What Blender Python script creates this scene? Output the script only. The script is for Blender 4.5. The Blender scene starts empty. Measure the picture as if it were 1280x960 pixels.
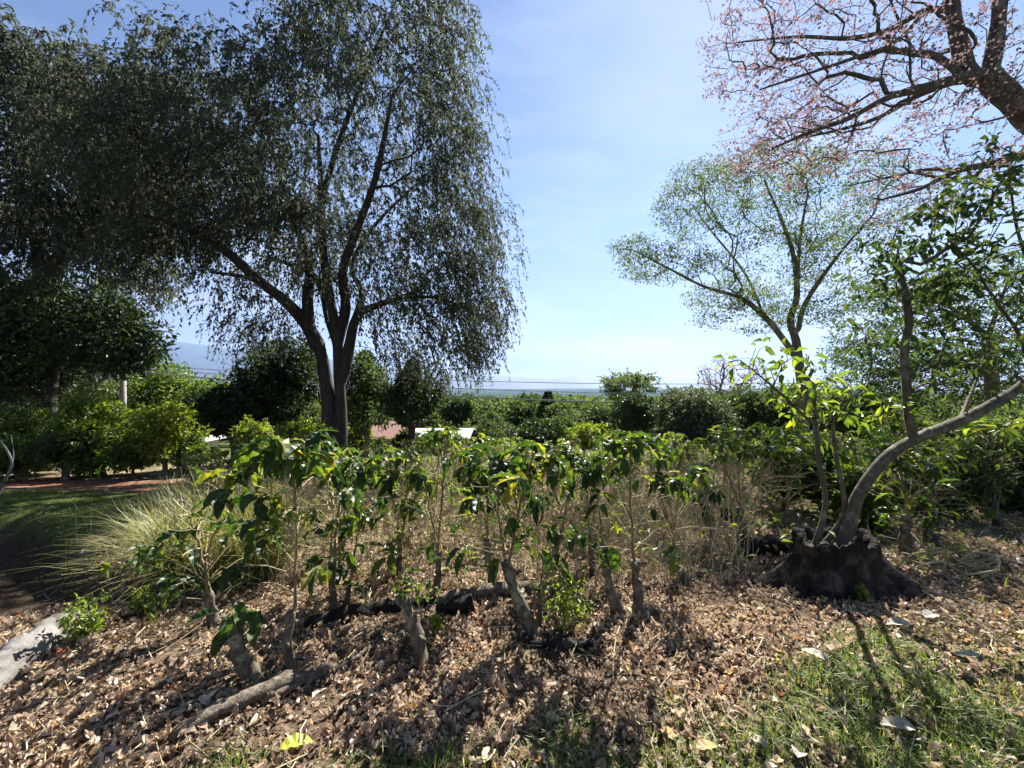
import bpy, math, random
import numpy as np
from mathutils import Vector

rng = np.random.default_rng(11)
random.seed(11)
scene = bpy.context.scene
COL = scene.collection
F = 480.0                                   # focal length in photo pixels (1280 wide)
CAM = np.array([0.0, 0.0, 1.5])

# ------------------------------------------------------------------ terrain
_hy = np.array([-9, 0, 2.4, 6, 11, 20, 40, 100, 300, 1000, 3000, 20000.])
_hz = np.array([0, 0, 0, -.36, -.95, -1.9, -3.9, -9, -24, -60, -85, -85.])
def ditch(x, y):
    """0..1 across the eroded ditch that leaves the grass clump towards the left"""
    ax, ay, bx, by = -3.25, 2.82, -6.6, 4.7
    dx, dy = bx - ax, by - ay; ln = math.hypot(dx, dy); t = ((x - ax) * dx + (y - ay) * dy) / ln; d = ((x - ax) * dy - (y - ay) * dx) / ln
    return np.exp(-(d / .36) ** 4) * np.clip((t + .25) / .5, 0, 1) * np.clip((ln + 1 - t) / 1.5, 0, 1)
def gz(x, y):
    x = np.asarray(x, float); y = np.asarray(y, float)
    z = np.interp(y, _hy, _hz)
    near = np.exp(-((x / 60) ** 2 + (y / 60) ** 2))
    z = z + near * (.022 * np.sin(2.1 * x + 1.3 * y + .6) * np.sin(1.7 * y - .8 * x) + .03 * np.sin(.7 * x + 2.) * np.cos(.9 * y)
                    + .010 * np.sin(6.3 * x + 2.2 * y) * np.sin(5.1 * y - 3. * x + 1.))
    # ditch on the left, running away beside the grass clump
    z = z - .42 * ditch(x, y)
    far = np.clip((np.hypot(x, y) - 150) / 600, 0, 1)
    z = z + far * 7 * np.sin(x / 310 + 1) * np.sin(y / 420 + .5)
    return z
def P(u, v, Y):
    return np.array([(u - 640) / F * Y, Y, 1.5 - (v - 480) / F * Y])
def G(u, v):
    """the ground point seen at photo pixel (u, v)"""
    Y = 720. / max(v - 480, 8)
    for _ in range(40):
        x = (u - 640) / F * Y
        Y = .5 * Y + .5 * (1.5 - float(gz(x, Y))) * F / (v - 480)
    x = (u - 640) / F * Y
    return np.array([x, Y, float(gz(x, Y))])
def ground(x, y): return np.array([x, y, float(gz(x, y))])

# ------------------------------------------------------------------ mesh builder
class MB:
    def __init__(s): s.v = []; s.f = []; s.t = []; s.m = []; s.n = 0
    def add(s, v, q, tint=.5, mat=0):
        v = np.asarray(v, np.float32).reshape(-1, 3); q = np.asarray(q, np.int64).reshape(-1, 4)
        s.v.append(v); s.f.append(q + s.n); s.n += len(v)
        t = np.empty(len(q), np.float32); t[:] = tint; s.t.append(t)
        m = np.empty(len(q), np.int32); m[:] = mat; s.m.append(m)
    def mesh(s, name, mats, smooth=False, origin=(0, 0, 0)):
        me = bpy.data.meshes.new(name)
        v = np.concatenate(s.v) - np.asarray(origin, np.float32); q = np.concatenate(s.f)
        # a quad whose last two indices agree is a triangle
        tri = q[:, 2] == q[:, 3]
        tot = np.where(tri, 3, 4).astype(np.int32)
        keep = np.ones(q.shape, bool); keep[tri, 3] = False
        loops = q[keep].astype(np.int32)
        start = np.concatenate([[0], np.cumsum(tot)[:-1]]).astype(np.int32)
        me.vertices.add(len(v)); me.vertices.foreach_set('co', v.ravel())
        me.loops.add(len(loops)); me.loops.foreach_set('vertex_index', loops)
        me.polygons.add(len(q)); me.polygons.foreach_set('loop_start', start); me.polygons.foreach_set('loop_total', tot)
        me.polygons.foreach_set('material_index', np.concatenate(s.m))
        me.polygons.foreach_set('use_smooth', np.full(len(q), smooth))
        a = me.attributes.new('tint', 'FLOAT', 'FACE'); a.data.foreach_set('value', np.concatenate(s.t))
        me.update(calc_edges=True)
        for m in (mats if isinstance(mats, (list, tuple)) else [mats]): me.materials.append(m)
        return me
    def build(s, name, mats, parent=None, smooth=False, origin=(0, 0, 0)):
        o = bpy.data.objects.new(name, s.mesh(name, mats, smooth, origin)); COL.objects.link(o)
        if parent is not None: o.parent = parent
        else: o.location = Vector(origin)
        return o

def tag(o, label=None, cat=None, group=None, kind=None):
    for k, x in (('label', label), ('category', cat), ('group', group), ('kind', kind)):
        if x: o[k] = x
    return o
def thing(name, label, cat, loc, group=None):
    o = bpy.data.objects.new(name, None); COL.objects.link(o); o.location = Vector(loc)
    o.empty_display_size = .1
    return tag(o, label, cat, group)
def copy_thing(o, parent=None):
    c = o.copy(); COL.objects.link(c)
    if parent is not None: c.parent = parent
    for ch in list(o.children): copy_thing(ch, c)
    return c

def nrm(a): a = np.asarray(a, float); return a / np.maximum(np.linalg.norm(a, axis=-1, keepdims=True), 1e-9)
def rdir(n): return nrm(rng.normal(size=(n, 3)))

# ------------------------------------------------------------------ tubes
def smooth_line(pts, step):
    """Catmull-Rom through pts, resampled at about step"""
    p = np.asarray(pts, float)
    if len(p) > 2:
        q = np.vstack([2 * p[0] - p[1], p, 2 * p[-1] - p[-2]]); out = []
        for i in range(1, len(q) - 2):
            n = max(2, int(np.linalg.norm(q[i + 1] - q[i]) / step) + 1)
            for t in np.linspace(0, 1, n, endpoint=False):
                a, b, c, d = q[i - 1], q[i], q[i + 1], q[i + 2]
                out.append(.5 * (2 * b + (c - a) * t + (2 * a - 5 * b + 4 * c - d) * t * t + (3 * b - a - 3 * c + d) * t ** 3))
        out.append(p[-1]); return np.array(out)
    n = max(2, int(np.linalg.norm(p[1] - p[0]) / step) + 1)
    return p[0] + (p[1] - p[0]) * np.linspace(0, 1, n)[:, None]

def tube(mb, pts, r, sides=6, tint=.5, mat=0, lump=0., cap=False):
    p = np.asarray(pts, float); n = len(p)
    r = np.broadcast_to(np.asarray(r, float), (n,)) if np.ndim(r) < 1 or len(np.atleast_1d(r)) == n else np.interp(np.linspace(0, 1, n), np.linspace(0, 1, len(r)), r)
    t = np.empty_like(p); t[1:-1] = p[2:] - p[:-2]; t[0] = p[1] - p[0]; t[-1] = p[-1] - p[-2]; t = nrm(t)
    a = np.array([1., 0, 0]) if abs(t[0][0]) < .8 else np.array([0, 1., 0])
    u = np.empty_like(p); a = a - t[0] * (a @ t[0]); u[0] = a / np.linalg.norm(a)
    for i in range(1, n):
        a = u[i - 1] - t[i] * (u[i - 1] @ t[i]); u[i] = a / max(np.linalg.norm(a), 1e-9)
    w = np.cross(t, u)
    th = np.arange(sides) * 2 * np.pi / sides
    rr = r[:, None] * np.ones(sides)
    if lump:
        ph = rng.random() * 6
        rr = rr * (1 + lump * (np.sin(3 * th + ph)[None] * .5 + np.sin(2 * th + ph + np.arange(n)[:, None] * .9) * .5 + rng.normal(size=(n, sides)) * .35))
    v = p[:, None] + rr[..., None] * (np.cos(th)[None, :, None] * u[:, None] + np.sin(th)[None, :, None] * w[:, None])
    i = np.arange(n - 1)[:, None] * sides; j = np.arange(sides)[None]; k = (j + 1) % sides
    q = np.stack([i + j, i + k, i + sides + k, i + sides + j], -1).reshape(-1, 4)
    v = v.reshape(-1, 3)
    if cap:
        c = len(v); v = np.vstack([v, p[-1:] + t[-1] * r[-1] * .05, p[:1] - t[0] * r[0] * .05]); b = (n - 1) * sides
        e = np.array([[b + jj, b + (jj + 1) % sides, c, c] for jj in range(sides)] + [[(jj + 1) % sides, jj, c + 1, c + 1] for jj in range(sides)])
        q = np.vstack([q, e])
    mb.add(v, q, tint, mat)

def segments(mb, a, b, ra, rb, tint=.5, sides=3, mat=0):
    """many thin straight twigs at once"""
    a = np.asarray(a, float); b = np.asarray(b, float); n = len(a)
    if n == 0: return
    t = nrm(b - a); h = np.where(np.abs(t[:, :1]) < .8, np.array([[1., 0, 0]]), np.array([[0, 1., 0]]))
    u = nrm(np.cross(t, h)); w = np.cross(t, u)
    th = np.arange(sides) * 2 * np.pi / sides
    ring = np.cos(th)[None, :, None] * u[:, None] + np.sin(th)[None, :, None] * w[:, None]
    ra = np.broadcast_to(ra, (n,)); rb = np.broadcast_to(rb, (n,))
    v = np.concatenate([a[:, None] + ra[:, None, None] * ring, b[:, None] + rb[:, None, None] * ring], 1)
    j = np.arange(sides); k = (j + 1) % sides
    q0 = np.stack([j, k, sides + k, sides + j], -1)
    q = (np.arange(n)[:, None, None] * 2 * sides + q0[None]).reshape(-1, 4)
    mb.add(v.reshape(-1, 3), q, tint if np.ndim(tint) == 0 else np.repeat(tint, sides), mat)

# ------------------------------------------------------------------ leaves
def leaf_quad(w=.45, fold=.08):
    return np.array([[0, 0, 0], [w / 2, .45, fold], [0, 1, -.08], [-w / 2, .45, fold]]), np.array([[0, 1, 2, 3]])
def leaf_mid(w=.42, fold=.1, curl=.25):
    """six points, two folded halves: reads as a leaf from a few metres"""
    v = np.array([[0, 0, 0], [w / 2, .38, fold], [w * .36, .72, fold * .6 - curl * .5], [0, 1, -curl], [-w * .36, .72, fold * .6 - curl * .5], [-w / 2, .38, fold], [0, .55, -curl * .3]])
    return v, np.array([[0, 1, 2, 6], [6, 2, 3, 3], [0, 6, 4, 5], [6, 3, 4, 4]])
def leaf_fine(w=.40, fold=.10, curl=.5, wave=.03, n=7, twist=0.):
    """long wavy leaf with a fold along the midrib, bent downwards along its length"""
    t = np.linspace(0, 1, n + 1); prof = np.sin(np.pi * np.clip(t, 0, 1) ** .85) ** .8 * (1 - .25 * t); prof[0] = .03; prof[-1] = .0
    ang = curl * t * 1.6; dy = np.cos(ang); dz = -np.sin(ang)
    y = np.concatenate([[0], np.cumsum((dy[1:] + dy[:-1]) / 2 / n)]); z = np.concatenate([[0], np.cumsum((dz[1:] + dz[:-1]) / 2 / n)])
    v = []
    for i in range(n + 1):
        hw = prof[i] * w / 2; wv = wave * math.sin(i * 2.6)
        tw = twist * t[i]
        for s in (-1, 0, 1):
            x = s * hw; h = abs(s) * (fold * prof[i] + wv * prof[i] * s)
            # normal direction of the bent midrib
            v.append([x * math.cos(tw) - h * math.sin(tw), y[i] + h * math.sin(ang[i]), z[i] + h * math.cos(ang[i]) + x * math.sin(tw)])
    q = [[3 * i + c, 3 * i + c + 1, 3 * i + c + 4, 3 * i + c + 3] for i in range(n) for c in (0, 1)]
    return np.array(v), np.array(q)

def leaves(mb, tmpl, pos, d, size, tint=.5, up=None, mat=0, roll=.6):
    tv, tq = tmpl; pos = np.asarray(pos, float).reshape(-1, 3); n = len(pos)
    if n == 0: return
    d = nrm(d); up = np.tile([0, 0, 1.], (n, 1)) if up is None else np.asarray(up, float)
    up = up + rng.normal(size=(n, 3)) * roll * .5
    side = nrm(np.cross(d, up)); nn = np.cross(side, d)
    size = np.broadcast_to(size, (n,))
    v = pos[:, None] + size[:, None, None] * (tv[None, :, :1] * side[:, None] + tv[None, :, 1:2] * d[:, None] + tv[None, :, 2:] * nn[:, None])
    q = (np.arange(n)[:, None, None] * len(tv) + tq[None]).reshape(-1, 4)
    t = np.broadcast_to(tint, (n,)); mb.add(v.reshape(-1, 3), q, np.repeat(t, len(tq)), mat)

# ------------------------------------------------------------------ branching
def grow(limbs, targets, step=.3, bf=.3, wob=.1, r_tip=.004, r_root=.3, flare=.6, rise=.0):
    """limbs: hand-laid polylines (the first starts at the root); targets: twig ends. Every target is joined to the nearest node, weighing the
    way back to the root, so that boughs, branches and twigs form by themselves. Returns chains [(points, radii)]."""
    cap = 200 + sum(len(l) for l in limbs) * 200 + len(targets) * 60
    pos = np.zeros((cap, 3)); par = np.full(cap, -1); pl = np.zeros(cap); minr = np.zeros(cap); n = 0
    for li, l in enumerate(limbs):
        rad = None
        if isinstance(l, tuple): l, rad = l
        s = smooth_line(l, step); k = -1
        if li:
            dd = np.linalg.norm(pos[:n] - s[0], axis=1); k = int(dd.argmin()); s = s[1:] if dd[k] < step * .8 else s
        rr = np.zeros(len(s)) if rad is None else np.interp(np.linspace(0, 1, len(s)), np.linspace(0, 1, len(rad)), rad)
        for q, r0 in zip(s, rr):
            pos[n] = q; par[n] = k; minr[n] = r0
            pl[n] = 0 if k < 0 else pl[k] + np.linalg.norm(q - pos[k]); k = n; n += 1
    targets = np.asarray(targets, float).reshape(-1, 3)
    if len(targets):
        d0 = np.array([np.linalg.norm(pos[:n] - t, axis=1).min() for t in targets])
        tipn = []
        for ti in np.argsort(d0):
            t = targets[ti]; dd = np.linalg.norm(pos[:n] - t, axis=1)
            k = int((dd + bf * pl[:n]).argmin()); d = dd[k]
            m = max(1, int(round(d / step)))
            a = pos[k]; pd = nrm(a - pos[par[k]]) if par[k] >= 0 else np.array([0, 0, 1.])
            c = a + pd * d * .35 + np.array([0, 0, rise * d]) + rng.normal(size=3) * wob * d
            prev = k
            for s in range(1, m + 1):
                x = s / m; q = (1 - x) ** 2 * a + 2 * x * (1 - x) * c + x * x * t
                if s < m: q = q + rng.normal(size=3) * wob * step * .7
                if n >= cap: break
                pos[n] = q; par[n] = prev; pl[n] = pl[prev] + np.linalg.norm(q - pos[prev]); prev = n; n += 1
    cnt = np.zeros(n); kids = [[] for _ in range(n)]
    for i in range(n - 1, -1, -1):
        if not kids[i]: cnt[i] = 1
        if par[i] >= 0: cnt[par[i]] += cnt[i]; kids[par[i]].append(i)
    e = math.log(max(r_root / r_tip, 1.5)) / math.log(max(cnt[0], 2.))
    r = np.maximum(r_tip * cnt ** e, minr[:n])
    zb = pos[0, 2]; r = r * (1 + flare * np.exp(-np.linalg.norm(pos[:n] - pos[0], axis=1) / (r_root * 1.6)))
    chains = []; stack = [(0, -1)]
    while stack:
        i, p0 = stack.pop(); ids = [] if p0 < 0 else [p0]; j = i
        while True:
            ids.append(j)
            if not kids[j]: break
            ks = sorted(kids[j], key=lambda q: -r[q])
            for q in ks[1:]: stack.append((q, j))
            j = ks[0]
        rr = r[ids].copy()
        if p0 >= 0: rr[0] = min(rr[0], rr[1] * 1.15)
        chains.append((pos[ids], rr))
    return chains
def wood(mb, chains, lump=.06, cut=0.):
    for p, r in chains:
        if r.max() < cut: continue
        m = r[0]; s = 14 if m > .12 else 9 if m > .05 else 6 if m > .02 else 4 if m > .008 else 3
        tube(mb, p, r, s, rng.uniform(.3, .7), lump=lump if s > 5 else 0)

def blob(c, rad, n, shell=.5):
    """n points in an ellipsoid; shell pushes them outwards"""
    d = rdir(n); r = rng.random(n) ** (1 / 3.); r = r * (1 - shell) + shell * (r ** .35)
    return np.asarray(c) + d * r[:, None] * np.asarray(rad)
def pblobs(rows):
    """rows (u, v, Y, ru, rv, depth, n) in photo pixels and metres"""
    return np.vstack([blob(P(u, v, Y), (ru / F * Y, dep, rv / F * Y), n) for u, v, Y, ru, rv, dep, n in rows])
# ------------------------------------------------------------------ materials
def new_mat(name):
    m = bpy.data.materials.new(name); m.use_nodes = True; nt = m.node_tree; nt.nodes.clear()
    out = nt.nodes.new('ShaderNodeOutputMaterial'); return m, nt, out
def N(nt, typ, **kw):
    n = nt.nodes.new(typ)
    for k, v in kw.items():
        if k in n.inputs: n.inputs[k].default_value = v
        else: setattr(n, k, v)
    return n
def L(nt, a, b): nt.links.new(a, b)
def ramp(nt, stops, fac):
    r = nt.nodes.new('ShaderNodeValToRGB'); e = r.color_ramp.elements
    while len(e) < len(stops): e.new(.5)
    for k, (p, c) in zip(e, stops): k.position = p; k.color = (*c, 1)
    L(nt, fac, r.inputs[0]); return r.outputs[0]
def tint_node(nt): return N(nt, 'ShaderNodeAttribute', attribute_name='tint').outputs['Fac']

def leaf_mat(name, stops, glow=(1.6, 1.7, .5), trans=.4, rough=.42, spec=.4, spots=0.):
    """leaf blade: coloured by the leaf's own tint, lets part of the light through"""
    m, nt, out = new_mat(name); c = ramp(nt, stops, tint_node(nt))
    if spots:                                                          # blotches of age and rust on the blade
        tc = N(nt, 'ShaderNodeTexCoord'); n1 = N(nt, 'ShaderNodeTexNoise', Scale=spots, Detail=5., Roughness=.65); L(nt, tc.outputs['Object'], n1.inputs['Vector'])
        k = ramp(nt, [(.30, (.45, .33, .22)), (.42, (.9, .9, .85)), (.62, (1.1, 1.08, 1.)), (.75, (1.3, 1.2, 1.05))], n1.outputs[0]); mm = N(nt, 'ShaderNodeMix', data_type='RGBA', blend_type='MULTIPLY'); mm.inputs['Factor'].default_value = 1
        L(nt, c, mm.inputs[6]); L(nt, k, mm.inputs[7]); c = mm.outputs[2]
    p = N(nt, 'ShaderNodeBsdfPrincipled', Roughness=rough); p.inputs['Specular IOR Level'].default_value = spec
    L(nt, c, p.inputs['Base Color'])
    g = N(nt, 'ShaderNodeMix', data_type='RGBA', blend_type='MULTIPLY'); g.inputs['Factor'].default_value = 1
    L(nt, c, g.inputs[6]); g.inputs[7].default_value = (*glow, 1)
    t = N(nt, 'ShaderNodeBsdfTranslucent'); L(nt, g.outputs[2], t.inputs['Color'])
    x = N(nt, 'ShaderNodeMixShader'); x.inputs[0].default_value = trans
    L(nt, p.outputs[0], x.inputs[1]); L(nt, t.outputs[0], x.inputs[2]); L(nt, x.outputs[0], out.inputs[0]); return m

def bark_mat(name, a, b, c=None, scale=9., stretch=.18, bump=.5, patch=3., rough=.9):
    m, nt, out = new_mat(name)
    tc = N(nt, 'ShaderNodeTexCoord'); mp = N(nt, 'ShaderNodeMapping'); mp.inputs['Scale'].default_value = (1, 1, stretch)
    L(nt, tc.outputs['Object'], mp.inputs[0])
    n1 = N(nt, 'ShaderNodeTexNoise', Scale=scale * 2, Detail=7., Roughness=.65); L(nt, mp.outputs[0], n1.inputs['Vector'])
    col = ramp(nt, [(.32, a), (.68, b)], n1.outputs[0])
    if c is not None:
        n2 = N(nt, 'ShaderNodeTexNoise', Scale=patch, Detail=5., Roughness=.7); L(nt, tc.outputs['Object'], n2.inputs['Vector'])
        f = ramp(nt, [(.52, (0, 0, 0)), (.62, (1, 1, 1))], n2.outputs[0])
        mx = N(nt, 'ShaderNodeMix', data_type='RGBA'); L(nt, f, mx.inputs[0]); L(nt, col, mx.inputs[6]); mx.inputs[7].default_value = (*c, 1); col = mx.outputs[2]
    p = N(nt, 'ShaderNodeBsdfPrincipled', Roughness=rough); p.inputs['Specular IOR Level'].default_value = .2; L(nt, col, p.inputs['Base Color'])
    b_ = N(nt, 'ShaderNodeBump', Strength=bump, Distance=.03); L(nt, n1.outputs[0], b_.inputs['Height']); L(nt, b_.outputs[0], p.inputs['Normal'])
    L(nt, p.outputs[0], out.inputs[0]); return m

def tint_mat(name, stops, rough=.9, spec=.15, trans=0., noise=0.):
    m, nt, out = new_mat(name); c = ramp(nt, stops, tint_node(nt))
    p = N(nt, 'ShaderNodeBsdfPrincipled', Roughness=rough); p.inputs['Specular IOR Level'].default_value = spec; L(nt, c, p.inputs['Base Color'])
    o = p.outputs[0]
    if trans:
        t = N(nt, 'ShaderNodeBsdfTranslucent'); L(nt, c, t.inputs['Color']); x = N(nt, 'ShaderNodeMixShader'); x.inputs[0].default_value = trans
        L(nt, o, x.inputs[1]); L(nt, t.outputs[0], x.inputs[2]); o = x.outputs[0]
    L(nt, o, out.inputs[0]); return m

def noise_mat(name, stops, scale=8., bump=.2, rough=.85, detail=6.):
    m, nt, out = new_mat(name); tc = N(nt, 'ShaderNodeTexCoord')
    n1 = N(nt, 'ShaderNodeTexNoise', Scale=scale, Detail=detail, Roughness=.6); L(nt, tc.outputs['Object'], n1.inputs['Vector'])
    p = N(nt, 'ShaderNodeBsdfPrincipled', Roughness=rough); p.inputs['Specular IOR Level'].default_value = .25
    L(nt, ramp(nt, stops, n1.outputs[0]), p.inputs['Base Color'])
    b = N(nt, 'ShaderNodeBump', Strength=bump, Distance=.02); L(nt, n1.outputs[0], b.inputs['Height']); L(nt, b.outputs[0], p.inputs['Normal'])
    L(nt, p.outputs[0], out.inputs[0]); return m

def ground_mat():
    m, nt, out = new_mat('earth'); geo = N(nt, 'ShaderNodeNewGeometry'); at = N(nt, 'ShaderNodeAttribute', attribute_name='green'); ar = N(nt, 'ShaderNodeAttribute', attribute_name='redsoil')
    n1 = N(nt, 'ShaderNodeTexNoise', Scale=14., Detail=8., Roughness=.7); n2 = N(nt, 'ShaderNodeTexNoise', Scale=.9, Detail=4.); n3 = N(nt, 'ShaderNodeTexNoise', Scale=90., Detail=4., Roughness=.7)
    for n in (n1, n2, n3): L(nt, geo.outputs['Position'], n.inputs['Vector'])
    soil = ramp(nt, [(.3, (.035, .025, .018)), (.5, (.09, .066, .046)), (.7, (.20, .155, .11))], n1.outputs[0])
    straw = ramp(nt, [(.3, (.10, .075, .045)), (.7, (.34, .265, .17))], n3.outputs[0])
    turf = ramp(nt, [(.3, (.03, .045, .014)), (.55, (.075, .095, .03)), (.75, (.16, .15, .06))], n1.outputs[0])
    red = ramp(nt, [(.3, (.12, .05, .03)), (.7, (.32, .16, .10))], n1.outputs[0])
    def mix(f, a, b):
        x = N(nt, 'ShaderNodeMix', data_type='RGBA'); L(nt, f, x.inputs[0]); L(nt, a, x.inputs[6]); L(nt, b, x.inputs[7]); return x.outputs[2]
    c = mix(ramp(nt, [(.5, (0, 0, 0)), (.62, (1, 1, 1))], n2.outputs[0]), soil, straw)
    c = mix(ar.outputs['Fac'], c, red); c = mix(at.outputs['Fac'], c, turf)
    ad = N(nt, 'ShaderNodeAttribute', attribute_name='ditch_soil'); c = mix(ad.outputs['Fac'], c, ramp(nt, [(.3, (.03, .022, .016)), (.7, (.11, .08, .055))], n1.outputs[0]))  # bare ditch soil in a darker brown
    nw = N(nt, 'ShaderNodeTexNoise', Scale=.012, Detail=8., Roughness=.7); L(nt, geo.outputs['Position'], nw.inputs['Vector']); aw = N(nt, 'ShaderNodeAttribute', attribute_name='wooded')
    c = mix(aw.outputs['Fac'], c, ramp(nt, [(.35, (.012, .022, .010)), (.55, (.03, .045, .018)), (.7, (.09, .10, .05))], nw.outputs[0]))
    p = N(nt, 'ShaderNodeBsdfPrincipled', Roughness=.95); p.inputs['Specular IOR Level'].default_value = .0; L(nt, c, p.inputs['Base Color'])
    b = N(nt, 'ShaderNodeBump', Strength=.7, Distance=.03); L(nt, n1.outputs[0], b.inputs['Height'])
    b2 = N(nt, 'ShaderNodeBump', Strength=.5, Distance=.01); L(nt, n3.outputs[0], b2.inputs['Height']); L(nt, b.outputs[0], b2.inputs['Normal']); L(nt, b2.outputs[0], p.inputs['Normal'])
    L(nt, p.outputs[0], out.inputs[0]); return m

M = {}
M['earth'] = ground_mat()
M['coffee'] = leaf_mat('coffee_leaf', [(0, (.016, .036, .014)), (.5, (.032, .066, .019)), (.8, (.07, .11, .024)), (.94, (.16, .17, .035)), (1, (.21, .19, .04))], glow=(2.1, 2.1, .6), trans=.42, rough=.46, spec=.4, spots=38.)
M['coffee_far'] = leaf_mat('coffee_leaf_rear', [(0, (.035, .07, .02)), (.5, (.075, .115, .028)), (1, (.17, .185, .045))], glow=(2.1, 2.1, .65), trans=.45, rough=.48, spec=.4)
M['fig'] = leaf_mat('fig_leaf', [(0, (.046, .056, .042)), (.6, (.085, .098, .068)), (.9, (.115, .12, .08)), (1, (.16, .105, .08))], glow=(1.15, 1.15, .9), trans=.46, rough=.6, spec=.25)
M['dark'] = leaf_mat('dark_leaf', [(0, (.018, .032, .016)), (.7, (.036, .058, .024)), (1, (.065, .095, .03))], glow=(1.3, 1.4, .5), trans=.25, rough=.55, spec=.3)
M['light'] = leaf_mat('light_leaf', [(0, (.05, .075, .028)), (.7, (.10, .14, .05)), (1, (.19, .19, .07))], glow=(1.35, 1.4, .8), trans=.45, rough=.65, spec=.2)
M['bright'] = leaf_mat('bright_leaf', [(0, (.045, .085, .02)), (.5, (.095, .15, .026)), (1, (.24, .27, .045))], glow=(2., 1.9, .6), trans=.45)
M['mid'] = leaf_mat('mid_leaf', [(0, (.03, .05, .024)), (.6, (.06, .09, .036)), (1, (.12, .145, .055))], glow=(1.5, 1.6, .65), trans=.4, rough=.6, spec=.25)
M['grey'] = leaf_mat('silvery_leaf', [(0, (.035, .05, .03)), (.6, (.07, .09, .055)), (1, (.15, .16, .10))], glow=(1.4, 1.5, .8), trans=.35, rough=.5, spec=.4)
M['topiary'] = leaf_mat('clipped_leaf', [(0, (.014, .034, .01)), (.7, (.03, .06, .014)), (1, (.07, .11, .02))], glow=(1.4, 1.5, .5), trans=.25)
M['petal'] = leaf_mat('pink_petal', [(0, (.20, .115, .12)), (.6, (.31, .205, .205)), (.8, (.29, .235, .20)), (1, (.18, .19, .12))], glow=(1., .95, 1.), trans=.4, rough=.7, spec=.1)
M['dry'] = leaf_mat('dry_leaf', [(0, (.06, .042, .034)), (.25, (.19, .135, .105)), (.5, (.38, .29, .23)), (.75, (.57, .48, .40)), (.93, (.72, .645, .56)), (.97, (.52, .36, .16)), (1, (.42, .14, .06))], glow=(1.15, 1.05, .9), trans=.36, rough=.45, spec=.5, spots=55.)
M['blade'] = leaf_mat('grass_blade', [(0, (.045, .085, .018)), (.5, (.11, .165, .035)), (.8, (.23, .24, .07)), (1, (.40, .33, .15))], glow=(1.6, 1.6, .6), trans=.4, rough=.5)
M['tuft'] = leaf_mat('tuft_blade', [(0, (.06, .085, .03)), (.4, (.16, .185, .065)), (.75, (.31, .30, .11)), (1, (.44, .39, .20))], glow=(1.25, 1.2, .6), trans=.35, rough=.5)
M['stalk'] = tint_mat('dry_stalk', [(0, (.14, .12, .065)), (.5, (.33, .29, .165)), (1, (.54, .49, .33))], trans=.1)
M['twig'] = tint_mat('coffee_twig', [(0, (.15, .115, .065)), (.5, (.30, .24, .14)), (1, (.48, .41, .27))])
M['stem'] = bark_mat('coffee_stem', (.12, .09, .05), (.30, .24, .14), scale=30, stretch=.3)
M['stump_wood'] = bark_mat('pruned_bark', (.05, .04, .028), (.20, .165, .12), (.28, .28, .20), scale=18, stretch=.3, patch=14, bump=.9)
M['bark_dark'] = bark_mat('dark_bark', (.022, .019, .017), (.065, .055, .047), scale=6, bump=.8)
M['bark_grey'] = bark_mat('grey_bark', (.06, .052, .042), (.17, .15, .12), (.25, .24, .20), scale=10, bump=.6, patch=4)
M['bark_pink'] = bark_mat('flowering_bark', (.035, .028, .026), (.12, .10, .09), (.17, .16, .14), scale=12, bump=.6, patch=6)
M['bark_smooth'] = bark_mat('smooth_bark', (.05, .042, .031), (.14, .12, .088), (.19, .17, .13), scale=14, stretch=.5, bump=.6, patch=9)
M['rotten'] = bark_mat('rotten_wood', (.007, .006, .006), (.032, .026, .022), (.075, .06, .05), scale=7, stretch=.12, bump=1.2, patch=7)
M['log'] = bark_mat('fallen_bark', (.05, .04, .032), (.24, .20, .155), (.10, .08, .06), scale=14, stretch=1, bump=1., patch=9)
M['char'] = bark_mat('black_wood', (.006, .005, .005), (.03, .024, .02), scale=12, stretch=1, bump=1.)
M['pale_log'] = bark_mat('pale_wood', (.11, .105, .10), (.24, .23, .215), (.07, .063, .056), scale=5, stretch=1, bump=.5, patch=5)
M['hill'] = noise_mat('mountain', [(.3, (.012, .022, .016)), (.7, (.035, .05, .03))], scale=.004, bump=0)
M['wall'] = noise_mat('house_wall', [(.3, (.55, .50, .42)), (.7, (.68, .63, .55))], scale=3, bump=.05)
M['red_roof'] = noise_mat('red_roof', [(.3, (.36, .10, .065)), (.7, (.50, .16, .10))], scale=5, bump=.1, rough=.7)
def roof_mat(name, a, b, period, bump):
    m, nt, out = new_mat(name); tc = N(nt, 'ShaderNodeTexCoord'); w = N(nt, 'ShaderNodeTexWave', Scale=period, Distortion=.6); w.bands_direction = 'X'; n1 = N(nt, 'ShaderNodeTexNoise', Scale=2.2, Detail=6.)
    for n in (w, n1): L(nt, tc.outputs['Object'], n.inputs['Vector'])
    c1 = ramp(nt, [(.3, a), (.7, b)], n1.outputs[0]); mx = N(nt, 'ShaderNodeMix', data_type='RGBA', blend_type='MULTIPLY'); mx.inputs['Factor'].default_value = .5; L(nt, c1, mx.inputs[6]); L(nt, w.outputs[0], mx.inputs[7])
    p = N(nt, 'ShaderNodeBsdfPrincipled', Roughness=.7); L(nt, mx.outputs[2], p.inputs['Base Color']); bp = N(nt, 'ShaderNodeBump', Strength=bump, Distance=.05); L(nt, w.outputs[0], bp.inputs['Height']); L(nt, bp.outputs[0], p.inputs['Normal']); L(nt, p.outputs[0], out.inputs[0]); return m
M['red_roof'] = roof_mat('red_tiles', (.30, .10, .07), (.46, .17, .12), 5., .8)
M['tin_roof'] = roof_mat('ribbed_metal', (.42, .42, .42), (.62, .62, .61), 7., .6)
M['tin'] = noise_mat('tin_roof', [(.3, (.55, .56, .57)), (.7, (.75, .75, .74))], scale=6, bump=.05, rough=.5)
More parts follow.
